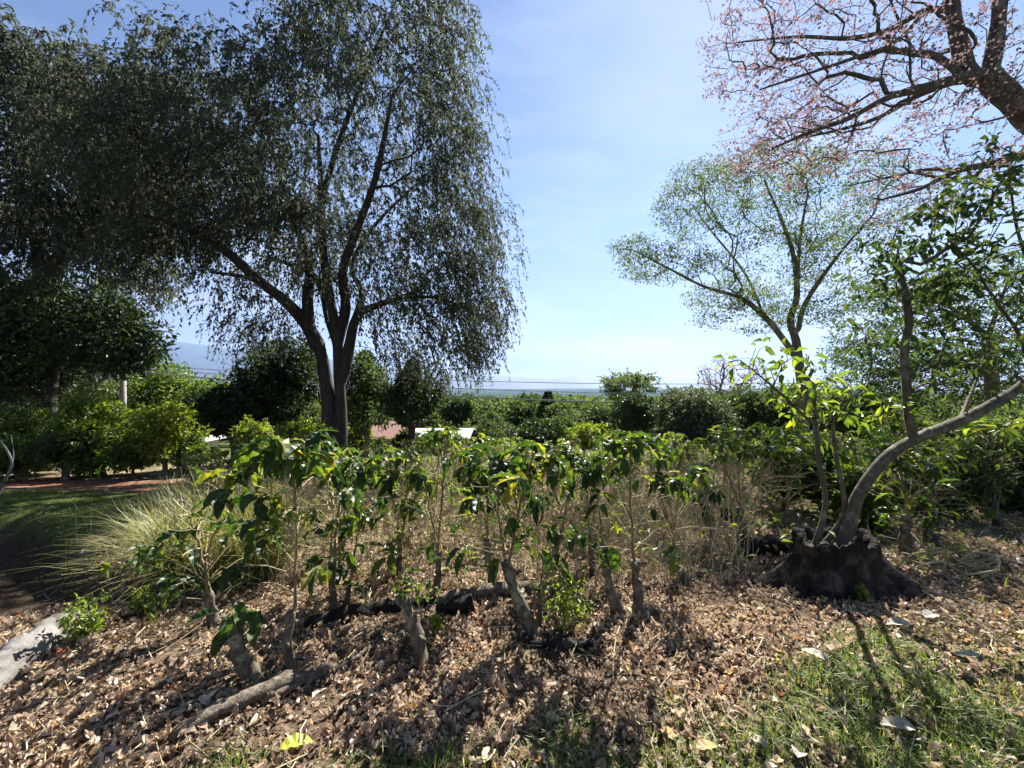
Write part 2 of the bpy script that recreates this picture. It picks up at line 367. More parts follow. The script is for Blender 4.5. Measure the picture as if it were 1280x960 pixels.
M['glass'] = noise_mat('dark_glass', [(.3, (.02, .025, .03)), (.7, (.04, .05, .06))], scale=2, bump=0, rough=.1)
M['concrete'] = noise_mat('concrete', [(.3, (.17, .165, .155)), (.7, (.30, .29, .27))], scale=9, bump=.1)
M['cable'] = noise_mat('cable', [(.3, (.30, .31, .32)), (.7, (.42, .43, .44))], scale=3, bump=0, rough=.5)
# ------------------------------------------------------------------ ground, hills, air, sky
def greenness(x, y):
    """where turf grows: the near right corner and strip, and the lawn to the left beyond the ditch"""
    x = np.asarray(x, float); y = np.asarray(y, float)
    nz = .5 * np.sin(3.1 * x + 1.2 * y) * np.sin(2.3 * y - 1.1 * x) + .35 * np.sin(7.3 * x - 2. * y + 1) * np.sin(6.1 * y + 2 * x)
    edge = np.interp(x, [-6, -2.2, -.6, 0, .6, 1.1, 1.6, 2.2, 3, 6], [.9, 1.25, 1.64, 1.80, 1.86, 1.96, 2.3, 2.45, 2.5, 2.6])
    a = np.clip((edge - y + .16 * nz) / .3, 0, 1)
    patch = np.exp(-(((x - .95) / .35) ** 2 + ((y - 1.95) / .16) ** 2))            # a straw patch among the green
    a = a * (1 - .8 * patch) * np.clip(.75 + .9 * nz, .1, 1)
    lx = -3.3 - .36 * (y - 1.2)
    b = np.clip((lx - x + .3 * nz) / .5, 0, 1) * np.clip((7.4 - y) / .6, 0, 1)
    return np.clip(np.maximum(a, b), 0, 1)
def make_ground():
    def axis(lo, hi, n0, n1, far):
        core = np.arange(lo, hi, n0); g = n0; up = [hi]
        while up[-1] < far: g *= n1; up.append(up[-1] + g)
        up[-1] = far; return core, np.array(up), g
    c, u, _ = axis(-5, 5, .06, 1.13, 13000); xs = np.concatenate([-u[::-1], c[1:], u])
    c, u, _ = axis(.6, 8, .06, 1.12, 12500); d = [.6]; g = .06
    while d[-1] > -400: g *= 1.25; d.append(d[-1] - g)
    ys = np.concatenate([np.array(d[::-1])[:-1], c, u])
    X, Y = np.meshgrid(xs, ys); Z = gz(X, Y)
    near = np.exp(-((X / 7) ** 2 + ((Y - 3) / 7) ** 2))
    Z = Z + near * rng.normal(size=Z.shape) * .006
    v = np.stack([X, Y, Z], -1).reshape(-1, 3); nx = len(xs); ny = len(ys)
    i = np.arange(ny - 1)[:, None] * nx; j = np.arange(nx - 1)[None]
    q = np.stack([i + j, i + j + 1, i + nx + j + 1, i + nx + j], -1).reshape(-1, 4)
    mb = MB(); mb.add(v, q); o = mb.build('ground', M['earth'], smooth=True)
    gr = greenness(v[:, 0], v[:, 1]); far = np.clip((v[:, 1] - 9) / 8, 0, 1); gr = np.maximum(gr, far * .85)
    right = np.clip((v[:, 0] - 2.2 - .25 * v[:, 1]) / 1.2, 0, 1) * .5 * (v[:, 1] < 9); gr = np.maximum(gr, right * (.5 + .5 * np.sin(2 * v[:, 0]) * np.sin(2.6 * v[:, 1])))
    a = o.data.attributes.new('green', 'FLOAT', 'POINT'); a.data.foreach_set('value', gr.astype(np.float32))
    wd = np.clip((np.hypot(v[:, 0], v[:, 1]) - 45) / 60, 0, 1); aw = o.data.attributes.new('wooded', 'FLOAT', 'POINT'); aw.data.foreach_set('value', wd.astype(np.float32))
    dm = ditch(v[:, 0], v[:, 1]); gr = gr * (1 - np.clip(2 * dm, 0, 1)); a0 = o.data.attributes.new('ditch_soil', 'FLOAT', 'POINT'); a0.data.foreach_set('value', np.clip(1.6 * dm, 0, 1).astype(np.float32))  # bare soil coloured darker towards the middle of the ditch
    rs = np.exp(-((v[:, 1] - 7.9 - .25 * np.sin(v[:, 0])) / .7) ** 2) * np.clip((-3.9 - v[:, 0]) / .8, 0, 1)
    a = o.data.attributes.new('redsoil', 'FLOAT', 'POINT'); a.data.foreach_set('value', np.clip(rs, 0, 1).astype(np.float32))
    tag(o, kind='structure'); return o
make_ground()

def make_hills():
    us = [-400, -100, 0, 120, 200, 300, 450, 600, 640, 680, 720, 760, 800, 900, 1100, 1300, 1700]
    vs = [408, 402, 404, 414, 424, 437, 455, 469, 471, 474.5, 469, 474, 477, 474, 470, 463, 455]
    xs = np.linspace(-12500, 12500, 260); ys = np.linspace(6500, 11500, 70); X, Y = np.meshgrid(xs, ys)
    ridge = 9200.; U = X / ridge * F + 640
    top = 1.5 + (480 - np.interp(U, us, vs)) / F * ridge
    t = np.clip(1 - np.abs(Y - ridge) / 2600, 0, 1); s = t * t * (3 - 2 * t)
    nz = 26 * np.sin(X / 260 + Y / 500) + 18 * np.sin(X / 130 - Y / 210 + 1) + 30 * np.sin(X / 700 + 2)
    Z = -110 + (top + 110) * s + nz * s * np.clip(np.abs(Y - ridge) / 400, .15, 1)
    v = np.stack([X, Y, Z], -1).reshape(-1, 3); nx = len(xs); ny = len(ys)
    i = np.arange(ny - 1)[:, None] * nx; j = np.arange(nx - 1)[None]
    q = np.stack([i + j, i + j + 1, i + nx + j + 1, i + nx + j], -1).reshape(-1, 4)
    mb = MB(); mb.add(v, q); tag(mb.build('hills', M['hill'], smooth=True), kind='structure')
make_hills()

HAZE = 5e-5
def make_haze():
    x, y0, y1, z0, z1 = 13100, -450, 12600, -130, 1250
    v = [(a, b, c) for c in (z0, z1) for b in (y0, y1) for a in (-x, x)]
    q = [(0, 2, 3, 1), (4, 5, 7, 6), (0, 1, 5, 4), (2, 6, 7, 3), (0, 4, 6, 2), (1, 3, 7, 5)]
    m, nt, out = new_mat('air'); pv = nt.nodes.new('ShaderNodeVolumePrincipled')
    pv.inputs['Color'].default_value = (.40, .58, 1, 1); pv.inputs['Density'].default_value = HAZE; pv.inputs['Anisotropy'].default_value = .3
    L(nt, pv.outputs[0], out.inputs['Volume'])
    mb = MB(); mb.add(v, q); o = mb.build('haze', m); tag(o, kind='stuff')
if HAZE: make_haze()

SUN = nrm(np.array([232., 480., 517.]))
EL = math.asin(SUN[2]); AZ = math.atan2(SUN[0], SUN[1])
def make_light():
    w = bpy.data.worlds.new('World'); scene.world = w; w.use_nodes = True; nt = w.node_tree; nt.nodes.clear()
    out = nt.nodes.new('ShaderNodeOutputWorld'); bg = N(nt, 'ShaderNodeBackground', Strength=SKY)
    sky = nt.nodes.new('ShaderNodeTexSky'); sky.sky_type = 'NISHITA'; sky.sun_disc = False
    sky.sun_elevation = EL; sky.sun_rotation = AZ; sky.altitude = 1800; sky.air_density = .8; sky.dust_density = .45; sky.ozone_density = 2.0
    # thin streaky cloud low in the sky
    tc = N(nt, 'ShaderNodeTexCoord'); mp = N(nt, 'ShaderNodeMapping'); mp.inputs['Scale'].default_value = (1.2, 1.2, 5.5); mp.inputs['Rotation'].default_value = (.12, .05, .3)
    L(nt, tc.outputs['Generated'], mp.inputs[0])
    n1 = N(nt, 'ShaderNodeTexNoise', Scale=2.6, Detail=9., Roughness=.58, Distortion=.5); L(nt, mp.outputs[0], n1.inputs['Vector'])
    f = ramp(nt, [(.42, (0, 0, 0)), (.74, (1, 1, 1))], n1.outputs[0])
    sx = N(nt, 'ShaderNodeSeparateXYZ'); L(nt, tc.outputs['Generated'], sx.inputs[0])
    low = N(nt, 'ShaderNodeMapRange'); low.inputs[1].default_value = .0; low.inputs[2].default_value = .55; low.inputs[3].default_value = .75; low.inputs[4].default_value = .28; L(nt, sx.outputs[2], low.inputs[0])
    mu = N(nt, 'ShaderNodeMath', operation='MULTIPLY'); L(nt, f, mu.inputs[0]); L(nt, low.outputs[0], mu.inputs[1])
    bank = N(nt, 'ShaderNodeMapRange', interpolation_type='SMOOTHSTEP'); bank.inputs[1].default_value = .02; bank.inputs[2].default_value = .45; bank.inputs[3].default_value = .9; bank.inputs[4].default_value = 0; L(nt, sx.outputs[2], bank.inputs[0])
    n2 = N(nt, 'ShaderNodeTexNoise', Scale=1.6, Detail=7., Roughness=.55); L(nt, mp.outputs[0], n2.inputs['Vector'])
    bn = N(nt, 'ShaderNodeMapRange'); bn.inputs[1].default_value = .3; bn.inputs[2].default_value = .65; bn.inputs[3].default_value = .7; bn.inputs[4].default_value = 1.05; L(nt, n2.outputs[0], bn.inputs[0])
    bm = N(nt, 'ShaderNodeMath', operation='MULTIPLY', use_clamp=True); L(nt, bank.outputs[0], bm.inputs[0]); L(nt, bn.outputs[0], bm.inputs[1])
    mb_ = N(nt, 'ShaderNodeMix', data_type='RGBA'); L(nt, bm.outputs[0], mb_.inputs[0]); L(nt, sky.outputs[0], mb_.inputs[6]); mb_.inputs[7].default_value = (1.9, 2.05, 2.55, 1)
    mx = N(nt, 'ShaderNodeMix', data_type='RGBA'); L(nt, mu.outputs[0], mx.inputs[0]); L(nt, mb_.outputs[2], mx.inputs[6]); mx.inputs[7].default_value = (4.1, 4.3, 4.8, 1)
    L(nt, mx.outputs[2], bg.inputs[0]); L(nt, bg.outputs[0], out.inputs[0])
    ld = bpy.data.lights.new('sun', 'SUN'); ld.energy = SUNE; ld.angle = math.radians(.53); ld.color = (1, .95, .87)
    o = bpy.data.objects.new('sun', ld); COL.objects.link(o); o.rotation_euler = Vector(-SUN).to_track_quat('-Z', 'Y').to_euler(); o.location = (20, 40, 60)
SKY = .05; SUNE = 5.
make_light()
cd = bpy.data.cameras.new('camera'); cam = bpy.data.objects.new('camera', cd); COL.objects.link(cam)
cam.location = (0, 0, 1.5); cam.rotation_euler = (math.pi / 2, 0, 0); cd.sensor_width = 36; cd.lens = 36 * F / 1280; cd.clip_start = .05; cd.clip_end = 40000
scene.camera = cam
vs_ = scene.view_settings; vs_.view_transform = 'Standard'; vs_.look = 'None'; vs_.gamma = 1; vs_.use_curve_mapping = False; vs_.exposure = 2.0
cy = scene.cycles; cy.use_denoising = True; cy.max_bounces = 8; cy.diffuse_bounces = 3; cy.glossy_bounces = 2; cy.transmission_bounces = 4; cy.volume_bounces = 0; cy.transparent_max_bounces = 4; cy.caustics_reflective = False; cy.caustics_refractive = False
cy.sample_clamp_indirect = 6
# ------------------------------------------------------------------ big trees
def finish(root, mbw, wmat, mbl, lmat, origin):
    mbw.build('trunk', wmat, root, smooth=True, origin=origin)
    if mbl is not None and mbl.n: mbl.build('crown', lmat, root, origin=origin)

def weeping_sprays(mbw, mbl, tips, axis, k, Ls, weep, leaf, tmpl, per=8, twig=.0022, tint=(0, .8)):
    """strands that leave each twig end outwards and hang; leaves left and right along them"""
    n = len(tips) * k; p = np.repeat(tips, k, 0) + rng.normal(size=(n, 3)) * .16
    out = p - axis; out[:, 2] *= .3; d = nrm(nrm(out) * .75 + rng.normal(size=(n, 3)) * .55 + [0, 0, .1])
    ln = rng.uniform(*Ls, n); s = np.linspace(0, 1, per)
    w = weep * rng.uniform(.5, 1.3, n)
    pts = p[:, None] + ln[:, None, None] * (d[:, None] * (s * (1 - .42 * s))[None, :, None] + np.array([0, 0, -1.])[None, None] * (w[:, None] * s[None] ** 2)[..., None])
    a = pts[:, :-1].reshape(-1, 3); b = pts[:, 1:].reshape(-1, 3)
    segments(mbw, a, b, twig, twig * .8, .4)
    t = nrm(pts[:, 1:] - pts[:, :-1]).reshape(-1, 3)
    for sgn in (-1, 1):
        side = nrm(np.cross(t, [0, 0, 1.]) + rng.normal(size=t.shape) * .5) * sgn
        dd = nrm(t * .7 + side * .7 + np.array([0, 0, -.45]) + rng.normal(size=t.shape) * .3)
        q = a + (b - a) * rng.random((len(a), 1)); keep = rng.random(len(a)) < .92
        leaves(mbl, tmpl, q[keep], dd[keep], leaf * rng.uniform(.7, 1.25, keep.sum()), rng.uniform(tint[0], tint[1], keep.sum()) ** 1.0, roll=1.)

def spray(mbl, tips, r, k, leaf, tmpl, tint=(0, 1), droop=.2, roll=1.2, flat=1.):
    n = len(tips) * k; o = rdir(n) * rng.random((n, 1)) ** .5 * r; o[:, 2] *= flat
    p = np.repeat(tips, k, 0) + o; d = nrm(o / r + rdir(n) * .8 + [0, 0, -droop])
    cl = np.repeat(rng.random(len(tips)), k)
    leaves(mbl, tmpl, p, d, leaf * rng.uniform(.65, 1.3, n), np.clip(tint[0] + (tint[1] - tint[0]) * (.55 * rng.random(n) + .45 * cl), 0, 1), roll=roll)

# --- the large weeping tree
def big_tree():
    Y = 11.; base = ground(-5.2, Y); base[2] -= .1
    root = thing('weeping_tree', 'huge dark weeping tree with several fused trunks and hanging twigs, standing beyond the coffee', 'tree', base)
    q = lambda u, v, dy=0: P(u, v, Y + dy)
    limbs = [([base, q(412, 520), q(408, 480), q(401, 440), q(388, 412)], [0.255, 0.212, 0.187, 0.162, 0.128]),
             ([base + [.3, -.12, 0], q(426, 530), q(424, 470), q(421, 420), q(412, 370), q(405, 320), q(402, 250), q(398, 170)], [0.204, 0.170, 0.153, 0.136, 0.119, 0.102, 0.076, 0.043]),
             ([q(426, 480), q(437, 430), q(446, 395), q(470, 382), q(500, 372), q(530, 360, .8)], [0.170, 0.145, 0.119, 0.085, 0.060, 0.043]),
             ([q(401, 440), q(383, 405), q(355, 375, -.4), q(325, 352, -.8), q(290, 320, -1), q(250, 295, -1.3), q(200, 275, -1.4), q(160, 268, -1.6)], [0.221, 0.170, 0.145, 0.128, 0.111, 0.085, 0.060, 0.034]),
             ([q(388, 412), q(384, 375), q(386, 335, .6), q(370, 280, 1), q(350, 220, 1.4), q(330, 150, 1.6)], [0.153, 0.128, 0.111, 0.093, 0.068, 0.043]),
             ([q(421, 430), q(432, 385), q(428, 340, -.8), q(445, 290, -1.2), q(470, 220, -1.4), q(490, 120, -1.6)], [0.153, 0.128, 0.102, 0.085, 0.068, 0.034]),
             ([q(425, 440), q(410, 400, .7), q(397, 350, 1.2), q(360, 330, 1.8), q(320, 318, 2.2)], [0.119, 0.093, 0.076, 0.060, 0.043]),
             ([q(446, 395), q(452, 365, .8), q(440, 330, 1.5), q(470, 280, 2.0), q(520, 230, 2.2)], [0.102, 0.085, 0.068, 0.051, 0.034]),
             ([q(500, 372), q(545, 372, -.5), q(580, 385, -.8), q(612, 400, -1)], [0.051, 0.043, 0.030, 0.017]),
             ([q(325, 352, -.8), q(300, 345, -1.6), q(262, 340, -2.2)], [0.068, 0.051, 0.025]),
             ([q(402, 250), q(430, 160, .5), q(470, 60, .8), q(500, -10, 1)], [0.085, 0.068, 0.043, 0.025])]
    tip = pblobs([(455, 180, Y, 140, 150, 3., 330), (330, 195, Y - .5, 120, 110, 2.8, 230), (560, 270, Y, 58, 150, 1.8, 150), (480, 45, Y, 105, 80, 2.2, 150), (385, 70, Y, 70, 60, 1.6, 70),
                  (240, 225, Y - 1, 105, 80, 2.2, 230), (590, 385, Y - .5, 40, 60, 1.4, 50), (345, 300, Y, 130, 45, 2.4, 130), (525, 410, Y, 70, 55, 1.6, 70), (205, 320, Y - 1, 60, 38, 1.4, 40),
                  (170, 170, Y, 95, 85, 2, 210), (280, 130, Y, 80, 60, 2, 130), (230, 85, Y, 50, 45, 1.5, 36), (550, 60, Y, 42, 110, 1.4, 50), (465, 330, Y, 120, 40, 2.4, 90), (330, 385, Y - 1, 60, 30, 1.4, 22), (575, 330, Y + .5, 45, 70, 1.5, 46),
                  (420, -60, Y, 150, 60, 2.4, 70)])
    mw, ml = MB(), MB()
    ch = grow(limbs, tip, step=.3, bf=.22, wob=.13, r_tip=.0045, r_root=.20, flare=.35); wood(mw, ch)
    axis = np.array([-5.2, Y, 6.])
    weeping_sprays(mw, ml, tip, axis, 5, (.45, 1.1), .8, .115, leaf_quad(.42, .1), per=7, twig=.003)
    edge = pblobs([(600, 330, Y, 40, 110, 1.2, 70), (560, 130, Y, 55, 120, 1.4, 60), (530, 440, Y, 80, 30, 1.4, 50), (330, 400, Y, 60, 30, 1.3, 26)])
    weeping_sprays(mw, ml, edge, axis, 3, (.5, 1.05), .85, .095, leaf_quad(.4, .1), per=9, twig=.003)
    finish(root, mw, M['bark_dark'], ml, M['fig'], base)
big_tree()

def left_tree():
    Y = 13.; base = ground(-16.4, Y); base[2] -= .1
    root = thing('spreading_tree', 'tall dark spreading tree with a broad leafy crown reaching past the weeping tree', 'tree', base)
    q = lambda u, v, dy=0: P(u, v, Y + dy)
    limbs = [([base, q(38, 480), q(46, 420), q(52, 360)], [.34, .3, .26, .24]), ([q(52, 360), q(90, 300), q(130, 240), q(160, 180, .5)], [.18, .14, .1, .05]), ([q(52, 360), q(45, 280, 1), q(60, 180, 1.4), q(90, 90, 1.6)], [.18, .14, .1, .05]),
             ([q(46, 410), q(0, 340), q(-50, 270)], [.15, .12, .06]), ([q(90, 300), q(140, 290, -1), q(190, 300, -1.5)], [.1, .07, .03])]
    tip = pblobs([(70, 210, Y, 115, 100, 3, 400), (70, 330, Y, 110, 90, 3, 260), (15, 100, Y, 55, 50, 2, 70), (140, 260, Y - 1, 60, 70, 2, 110), (-50, 240, Y, 90, 150, 3, 140), (40, 80, Y, 40, 34, 1.5, 30), (100, 110, Y, 60, 45, 1.6, 80), (40, 430, Y, 100, 50, 2, 130)])
    mw, ml = MB(), MB(); wood(mw, grow(limbs, tip, step=.4, bf=.25, wob=.13, r_tip=.008, r_root=.36))
    weeping_sprays(mw, ml, tip, np.array([-16, Y, 5.]), 6, (.5, 1.1), .55, .145, leaf_quad(.44, .1), per=7, twig=.004)
    finish(root, mw, M['bark_dark'], ml, M['fig'], base)
left_tree()

def broad_tree(name, label, trunk, limbs, blobs, leafn, leafs, r, mat, bark, r_root, tint=(0, 1), step=.3, wob=.13, tmpl=None, flat=1., rise=0., r_tip=.006, group=None, bf=.25):
    base = trunk[0] if not isinstance(trunk, tuple) else trunk[0][0]
    root = thing(name, label, 'tree', base, group); tip = pblobs(blobs); mw, ml = MB(), MB()
    wood(mw, grow([trunk] + limbs, tip, step=step, bf=bf, wob=wob, r_tip=r_tip, r_root=r_root, rise=rise))
    spray(ml, tip[rng.random(len(tip)) < .82], r, leafn, leafs, tmpl or leaf_quad(.5, .1), tint, flat=flat)
    finish(root, mw, M[bark], ml, M[mat], base); return root

# dense tree under the left one, large dark leaves
Y = 10.5; q = lambda u, v, dy=0: P(u, v, Y + dy)
b0 = ground(q(60, 560)[0], Y)
broad_tree('broadleaf_tree', 'dense dark low broadleaf tree beneath the spreading tree, right of the left edge', ([b0, q(62, 490), q(70, 450)], [.16, .13, .11]), [[q(70, 450), q(120, 425), q(165, 420)], [q(70, 450), q(20, 430)]],
           [(60, 425, Y, 75, 45, 1.5, 120), (140, 425, Y, 50, 32, 1.2, 90), (15, 450, Y, 50, 40, 1.3, 80), (165, 440, Y - .4, 24, 24, .8, 30), (80, 380, Y, 80, 30, 1.2, 70), (30, 480, Y, 40, 25, 1, 36)], 34, .17, .34, 'dark', 'bark_dark', .15, tmpl=leaf_mid(.4))

# light green airy tree on the right
Y = 10.; q = lambda u, v, dy=0: P(u, v, Y + dy); b0 = ground(7.6, Y)
broad_tree('airy_tree', 'slender airy tree with small pale leaves and rising forked branches, beyond the stump', ([b0, q(1004, 520), q(1003, 485), q(998, 450), q(995, 425)], [0.1800, 0.1425, 0.1275, 0.1125, 0.0975]),
    [([q(998, 452), q(980, 425), q(955, 395), q(925, 372), q(880, 358, -.5), q(835, 335, -.8), q(790, 312, -1)], [0.0750, 0.0638, 0.0525, 0.0413, 0.0300, 0.0225, 0.0112]), ([q(995, 425), q(988, 400), q(996, 370), q(992, 320, .5), q(975, 270, .8), q(955, 225, 1)], [0.0900, 0.0750, 0.0638, 0.0525, 0.0375, 0.0225]),
     ([q(996, 420), q(1004, 385), q(1025, 350, -.5), q(1055, 310, -.8), q(1090, 270, -1)], [0.0675, 0.0562, 0.0450, 0.0300, 0.0150]), ([q(996, 370), q(1000, 300, -.6), q(1010, 240, -1)], [0.0450, 0.0338, 0.0150]), ([q(955, 395), q(930, 340, .8), q(890, 290, 1.2), q(860, 250, 1.2)], [0.0375, 0.0300, 0.0225, 0.0112]), ([q(1003, 485), q(1012, 470), q(1016, 462)], [0.0525, 0.0413, 0.0375])],
    [(a, b, c, d, e, f, int(n * 1.7)) for a, b, c, d, e, f, n in [(835, 330, Y - .5, 58, 22, 1, 70), (880, 255, Y, 55, 42, 1.4, 100), (950, 235, Y, 70, 45, 1.6, 130), (1030, 250, Y, 70, 60, 1.6, 120), (960, 330, Y, 80, 45, 1.6, 120), (1060, 320, Y, 50, 55, 1.4, 80), (905, 370, Y, 50, 18, 1, 50), (1095, 250, Y, 40, 50, 1.2, 50), (790, 312, Y - 1, 22, 12, .6, 22), (1000, 390, Y, 60, 16, 1.2, 50), (930, 400, Y, 60, 18, 1.2, 26), (860, 225, Y, 30, 16, 1, 24)]],
    27, .066, .29, 'light', 'bark_grey', .11, step=.2, wob=.14, r_tip=.0035, flat=.5, bf=.3)

# pink flowering tree leaning in from the right
def pink_tree():
    Y = 4.4; q = lambda u, v, dy=0: P(u, v, Y + dy); b0 = ground(8.6, 4.6)
    root = thing('flowering_tree', 'pink flowering tree with crooked dark limbs leaning in high above the stump', 'tree', b0)
    limbs = [([b0, np.array([8.0, 4.6, 1.4]), np.array([7.3, 4.5, 3.]), q(1330, 190), q(1275, 135), q(1236, 97)], [0.1872, 0.1656, 0.1512, 0.1368, 0.1224, 0.1080]),
             ([q(1236, 97), q(1246, 40), q(1252, -20), q(1262, -110)], [0.0792, 0.0684, 0.0612, 0.0432]), ([q(1236, 97), q(1212, 92), q(1196, 40), q(1188, -10), q(1175, -100)], [0.0864, 0.0720, 0.0648, 0.0576, 0.0360]),
             ([q(1212, 95), q(1160, 108, -.3), q(1110, 122, -.5), q(1060, 148, -.7), q(1010, 166, -.8), q(965, 186, -.9)], [0.0504, 0.0360, 0.0324, 0.0288, 0.0252, 0.0180, 0.0086]),
             ([q(1212, 95), q(1150, 118, .4), q(1100, 146, .6), q(1050, 162, .8), q(990, 175, 1)], [0.0432, 0.0324, 0.0252, 0.0180, 0.0086]),
             ([q(1192, 12), q(1155, 14, .2), q(1110, 38, .4), q(1060, 48, .5), q(1000, 46, .5), q(930, 52, .5)], [0.0360, 0.0302, 0.0245, 0.0202, 0.0144, 0.0072]), ([q(1155, 14, .2), q(1120, 52, -.4), q(1075, 70, -.6), q(1010, 92, -.8), q(950, 112, -1)], [0.0252, 0.0216, 0.0180, 0.0130, 0.0072]),
             ([np.array([6.3, 4.3, 3.75]), q(1290, 195), q(1240, 205), q(1195, 214), q(1150, 236), q(1100, 250)], [0.0576, 0.0504, 0.0432, 0.0324, 0.0216, 0.0108]), ([q(1195, 214), q(1160, 212, .4), q(1110, 222, .6), q(1060, 232, .8)], [0.0252, 0.0202, 0.0144, 0.0072]),
             ([q(1196, 60), q(1150, 70, .8), q(1130, 40, 1.1), q(1100, -30, 1.2)], [0.0288, 0.0216, 0.0180, 0.0108])]
    tip = pblobs([(a, b, c, d, e, f, int(n * 2.1)) for a, b, c, d, e, f, n in [(930, 55, Y, 45, 55, .8, 70), (965, 150, Y, 50, 55, .9, 80), (1050, 60, Y, 95, 60, 1.2, 150), (1100, 140, Y, 110, 55, 1.2, 130), (990, 195, Y - .4, 80, 22, .7, 60), (1195, 175, Y, 80, 45, 1, 80), (1230, 60, Y, 60, 60, 1.2, 60), (1060, -40, Y, 200, 50, 1.4, 120), (1150, 240, Y, 80, 30, .8, 60), (1230, 250, Y, 50, 30, .8, 30)]])
    mw, ml = MB(), MB(); wood(mw, grow(limbs, tip, step=.1, bf=.3, wob=.2, r_tip=.0021, r_root=.11, flare=.3), lump=.08)
    spray(ml, tip, .055, 6, .034, leaf_quad(.75, .15), (0, 1.), droop=.0)
    finish(root, mw, M['bark_pink'], ml, M['petal'], b0)
pink_tree()

# dense layered tree behind, right edge
Y = 13.; q = lambda u, v, dy=0: P(u, v, Y + dy); b0 = ground(16.5, Y)
broad_tree('layered_tree', 'dense green tree with flat layered foliage, behind the curved trunk on the right', ([b0, q(1240, 480), q(1235, 420)], [.22, .19, .16]), [[q(1235, 420), q(1180, 380), q(1120, 370)], [q(1235, 420), q(1260, 350)], [q(1240, 470), q(1170, 440), q(1090, 430)]],
           [(1120, 420, Y, 75, 60, 2, 230), (1200, 400, Y, 70, 70, 2.4, 250), (1260, 350, Y, 60, 45, 2, 150), (1080, 470, Y - 1, 50, 40, 1.4, 110), (1180, 480, Y - 1, 90, 40, 1.6, 200), (1270, 450, Y, 60, 60, 2, 150), (1120, 365, Y, 50, 22, 1.6, 60)],
           26, .13, .42, 'mid', 'bark_grey', .2, step=.35, flat=.3, tmpl=leaf_quad(.4, .08))
# ------------------------------------------------------------------ coffee
LF = [leaf_fine(.40, .12, .55, .05), leaf_fine(.44, .08, .9, .06, twist=.4), leaf_fine(.38, .16, .3, .05, twist=-.3), leaf_fine(.42, .1, 1.25, .07)]
LM = [leaf_mid(.42, .1, .35), leaf_mid(.46, .06, .55)]

def coffee_stem(mw, mt, ml, pts, r0, lat, top, low, fine, tw=(.35, .8), size=(.10, .16), bare=.0, gap=.06, branch=1.):
    """one upright shoot: paired side twigs, nearly all bare, a tuft of hanging leaves on top"""
    line = smooth_line(pts, .05); line = line + rng.normal(size=line.shape) * .003
    tube(mw, line, np.linspace(r0, r0 * .45, len(line)), 6, .5)
    seg = np.linalg.norm(np.diff(line, axis=0), axis=1); s = np.concatenate([[0], np.cumsum(seg)]); tot = s[-1]
    T = LF if fine else LM; az = rng.random() * 6.3
    at = lambda x: np.array([np.interp(x * tot, s, line[:, k]) for k in range(3)])
    LP, LD, LS, LT = [], [], [], []
    nn = max(3, int(tot / gap))
    for i in range(nn):
        t = .12 + .86 * (i + .5) / nn; az += math.pi / 2 + rng.normal() * .3; p = at(t)
        for sgn in (0, math.pi):
            if rng.random() > .9 * branch: continue
            a = az + sgn + rng.normal() * .2; el = math.radians(rng.uniform(22, 58) * (1.05 - .25 * t))
            ln = lat * (1.05 - .62 * t) * rng.uniform(.5, 1.15)
            d = np.array([math.cos(a) * math.cos(el), math.sin(a) * math.cos(el), math.sin(el)])
            n = 5; x = np.linspace(0, 1, n)[:, None]
            tp = p + d * ln * x - np.array([0, 0, 1.]) * (.22 * ln * x ** 2.2) + rng.normal(size=(n, 3)) * .007 * x
            tint = rng.uniform(*tw); segments(mt, tp[:-1], tp[1:], np.linspace(.0034, .0022, n - 1), np.linspace(.003, .0016, n - 1), tint, 4)
            ends = [(tp[-1], nrm(tp[-1] - tp[-2]))]
            for _ in range(rng.integers(0, 3)):                       # side twigs
                k = rng.integers(1, n - 1); dd = nrm(nrm(tp[k + 1] - tp[k]) + rdir(1)[0] * .7 + [0, 0, .15]); e = tp[k] + dd * ln * rng.uniform(.25, .55)
                m_ = (tp[k] + e) / 2 + rng.normal(size=3) * .008
                segments(mt, [tp[k], m_], [m_, e], .0020, .0013, tint, 3); ends.append((e, dd))
            for e, dd in ends:
                pr = 0 if t < bare else (low if t < .74 else top * (.75 if t < .86 else 1))
                if rng.random() < pr:
                    m = rng.integers(1, 3) * 2 if t < .74 else rng.integers(2, 4) * 2
                    for j in range(m):
                        sd = nrm(np.cross(dd, [0, 0, 1.])) * (1 if j % 2 else -1)
                        v = dd * .55 + sd * rng.uniform(.3, .9) + np.array([0, 0, rng.uniform(-.9, .15)])
                        LP.append(e - dd * .035 * (j // 2)); LD.append(v); LS.append(rng.uniform(*size)); LT.append(rng.random())
    tp = at(1.)                                                       # young leaves at the growing tip
    if top > .2:
        for j in range(rng.integers(3, 7)):
            a = rng.random() * 6.3; LP.append(tp - [0, 0, rng.random() * .04]); LD.append([math.cos(a), math.sin(a), rng.uniform(-.35, .8)]); LS.append(rng.uniform(.6, 1) * size[1]); LT.append(rng.uniform(.4, 1))
    LP = np.array(LP).reshape(-1, 3); LD = np.array(LD).reshape(-1, 3); LS = np.array(LS); LT = np.array(LT)
    pick = rng.integers(0, len(T), len(LP))
    for k, tm in enumerate(T):
        w = pick == k
        if w.any(): leaves(ml, tm, LP[w], LD[w], LS[w], np.clip(LT[w] ** 1.1, 0, 1), roll=.5)

def leaf_rosette(ml, p, n, size, spread=.05, up=.3, tint=(.1, 1)):
    a = rng.random(n) * 6.3; d = np.stack([np.cos(a), np.sin(a), rng.uniform(-.7, up, n)], 1); pos = np.asarray(p) + rng.normal(size=(n, 3)) * spread
    k = rng.integers(0, len(LF), n)
    for i, tm in enumerate(LF):
        w = k == i
        if w.any(): leaves(ml, tm, pos[w], d[w], rng.uniform(*size, w.sum()), rng.uniform(*tint, w.sum()), roll=.5)

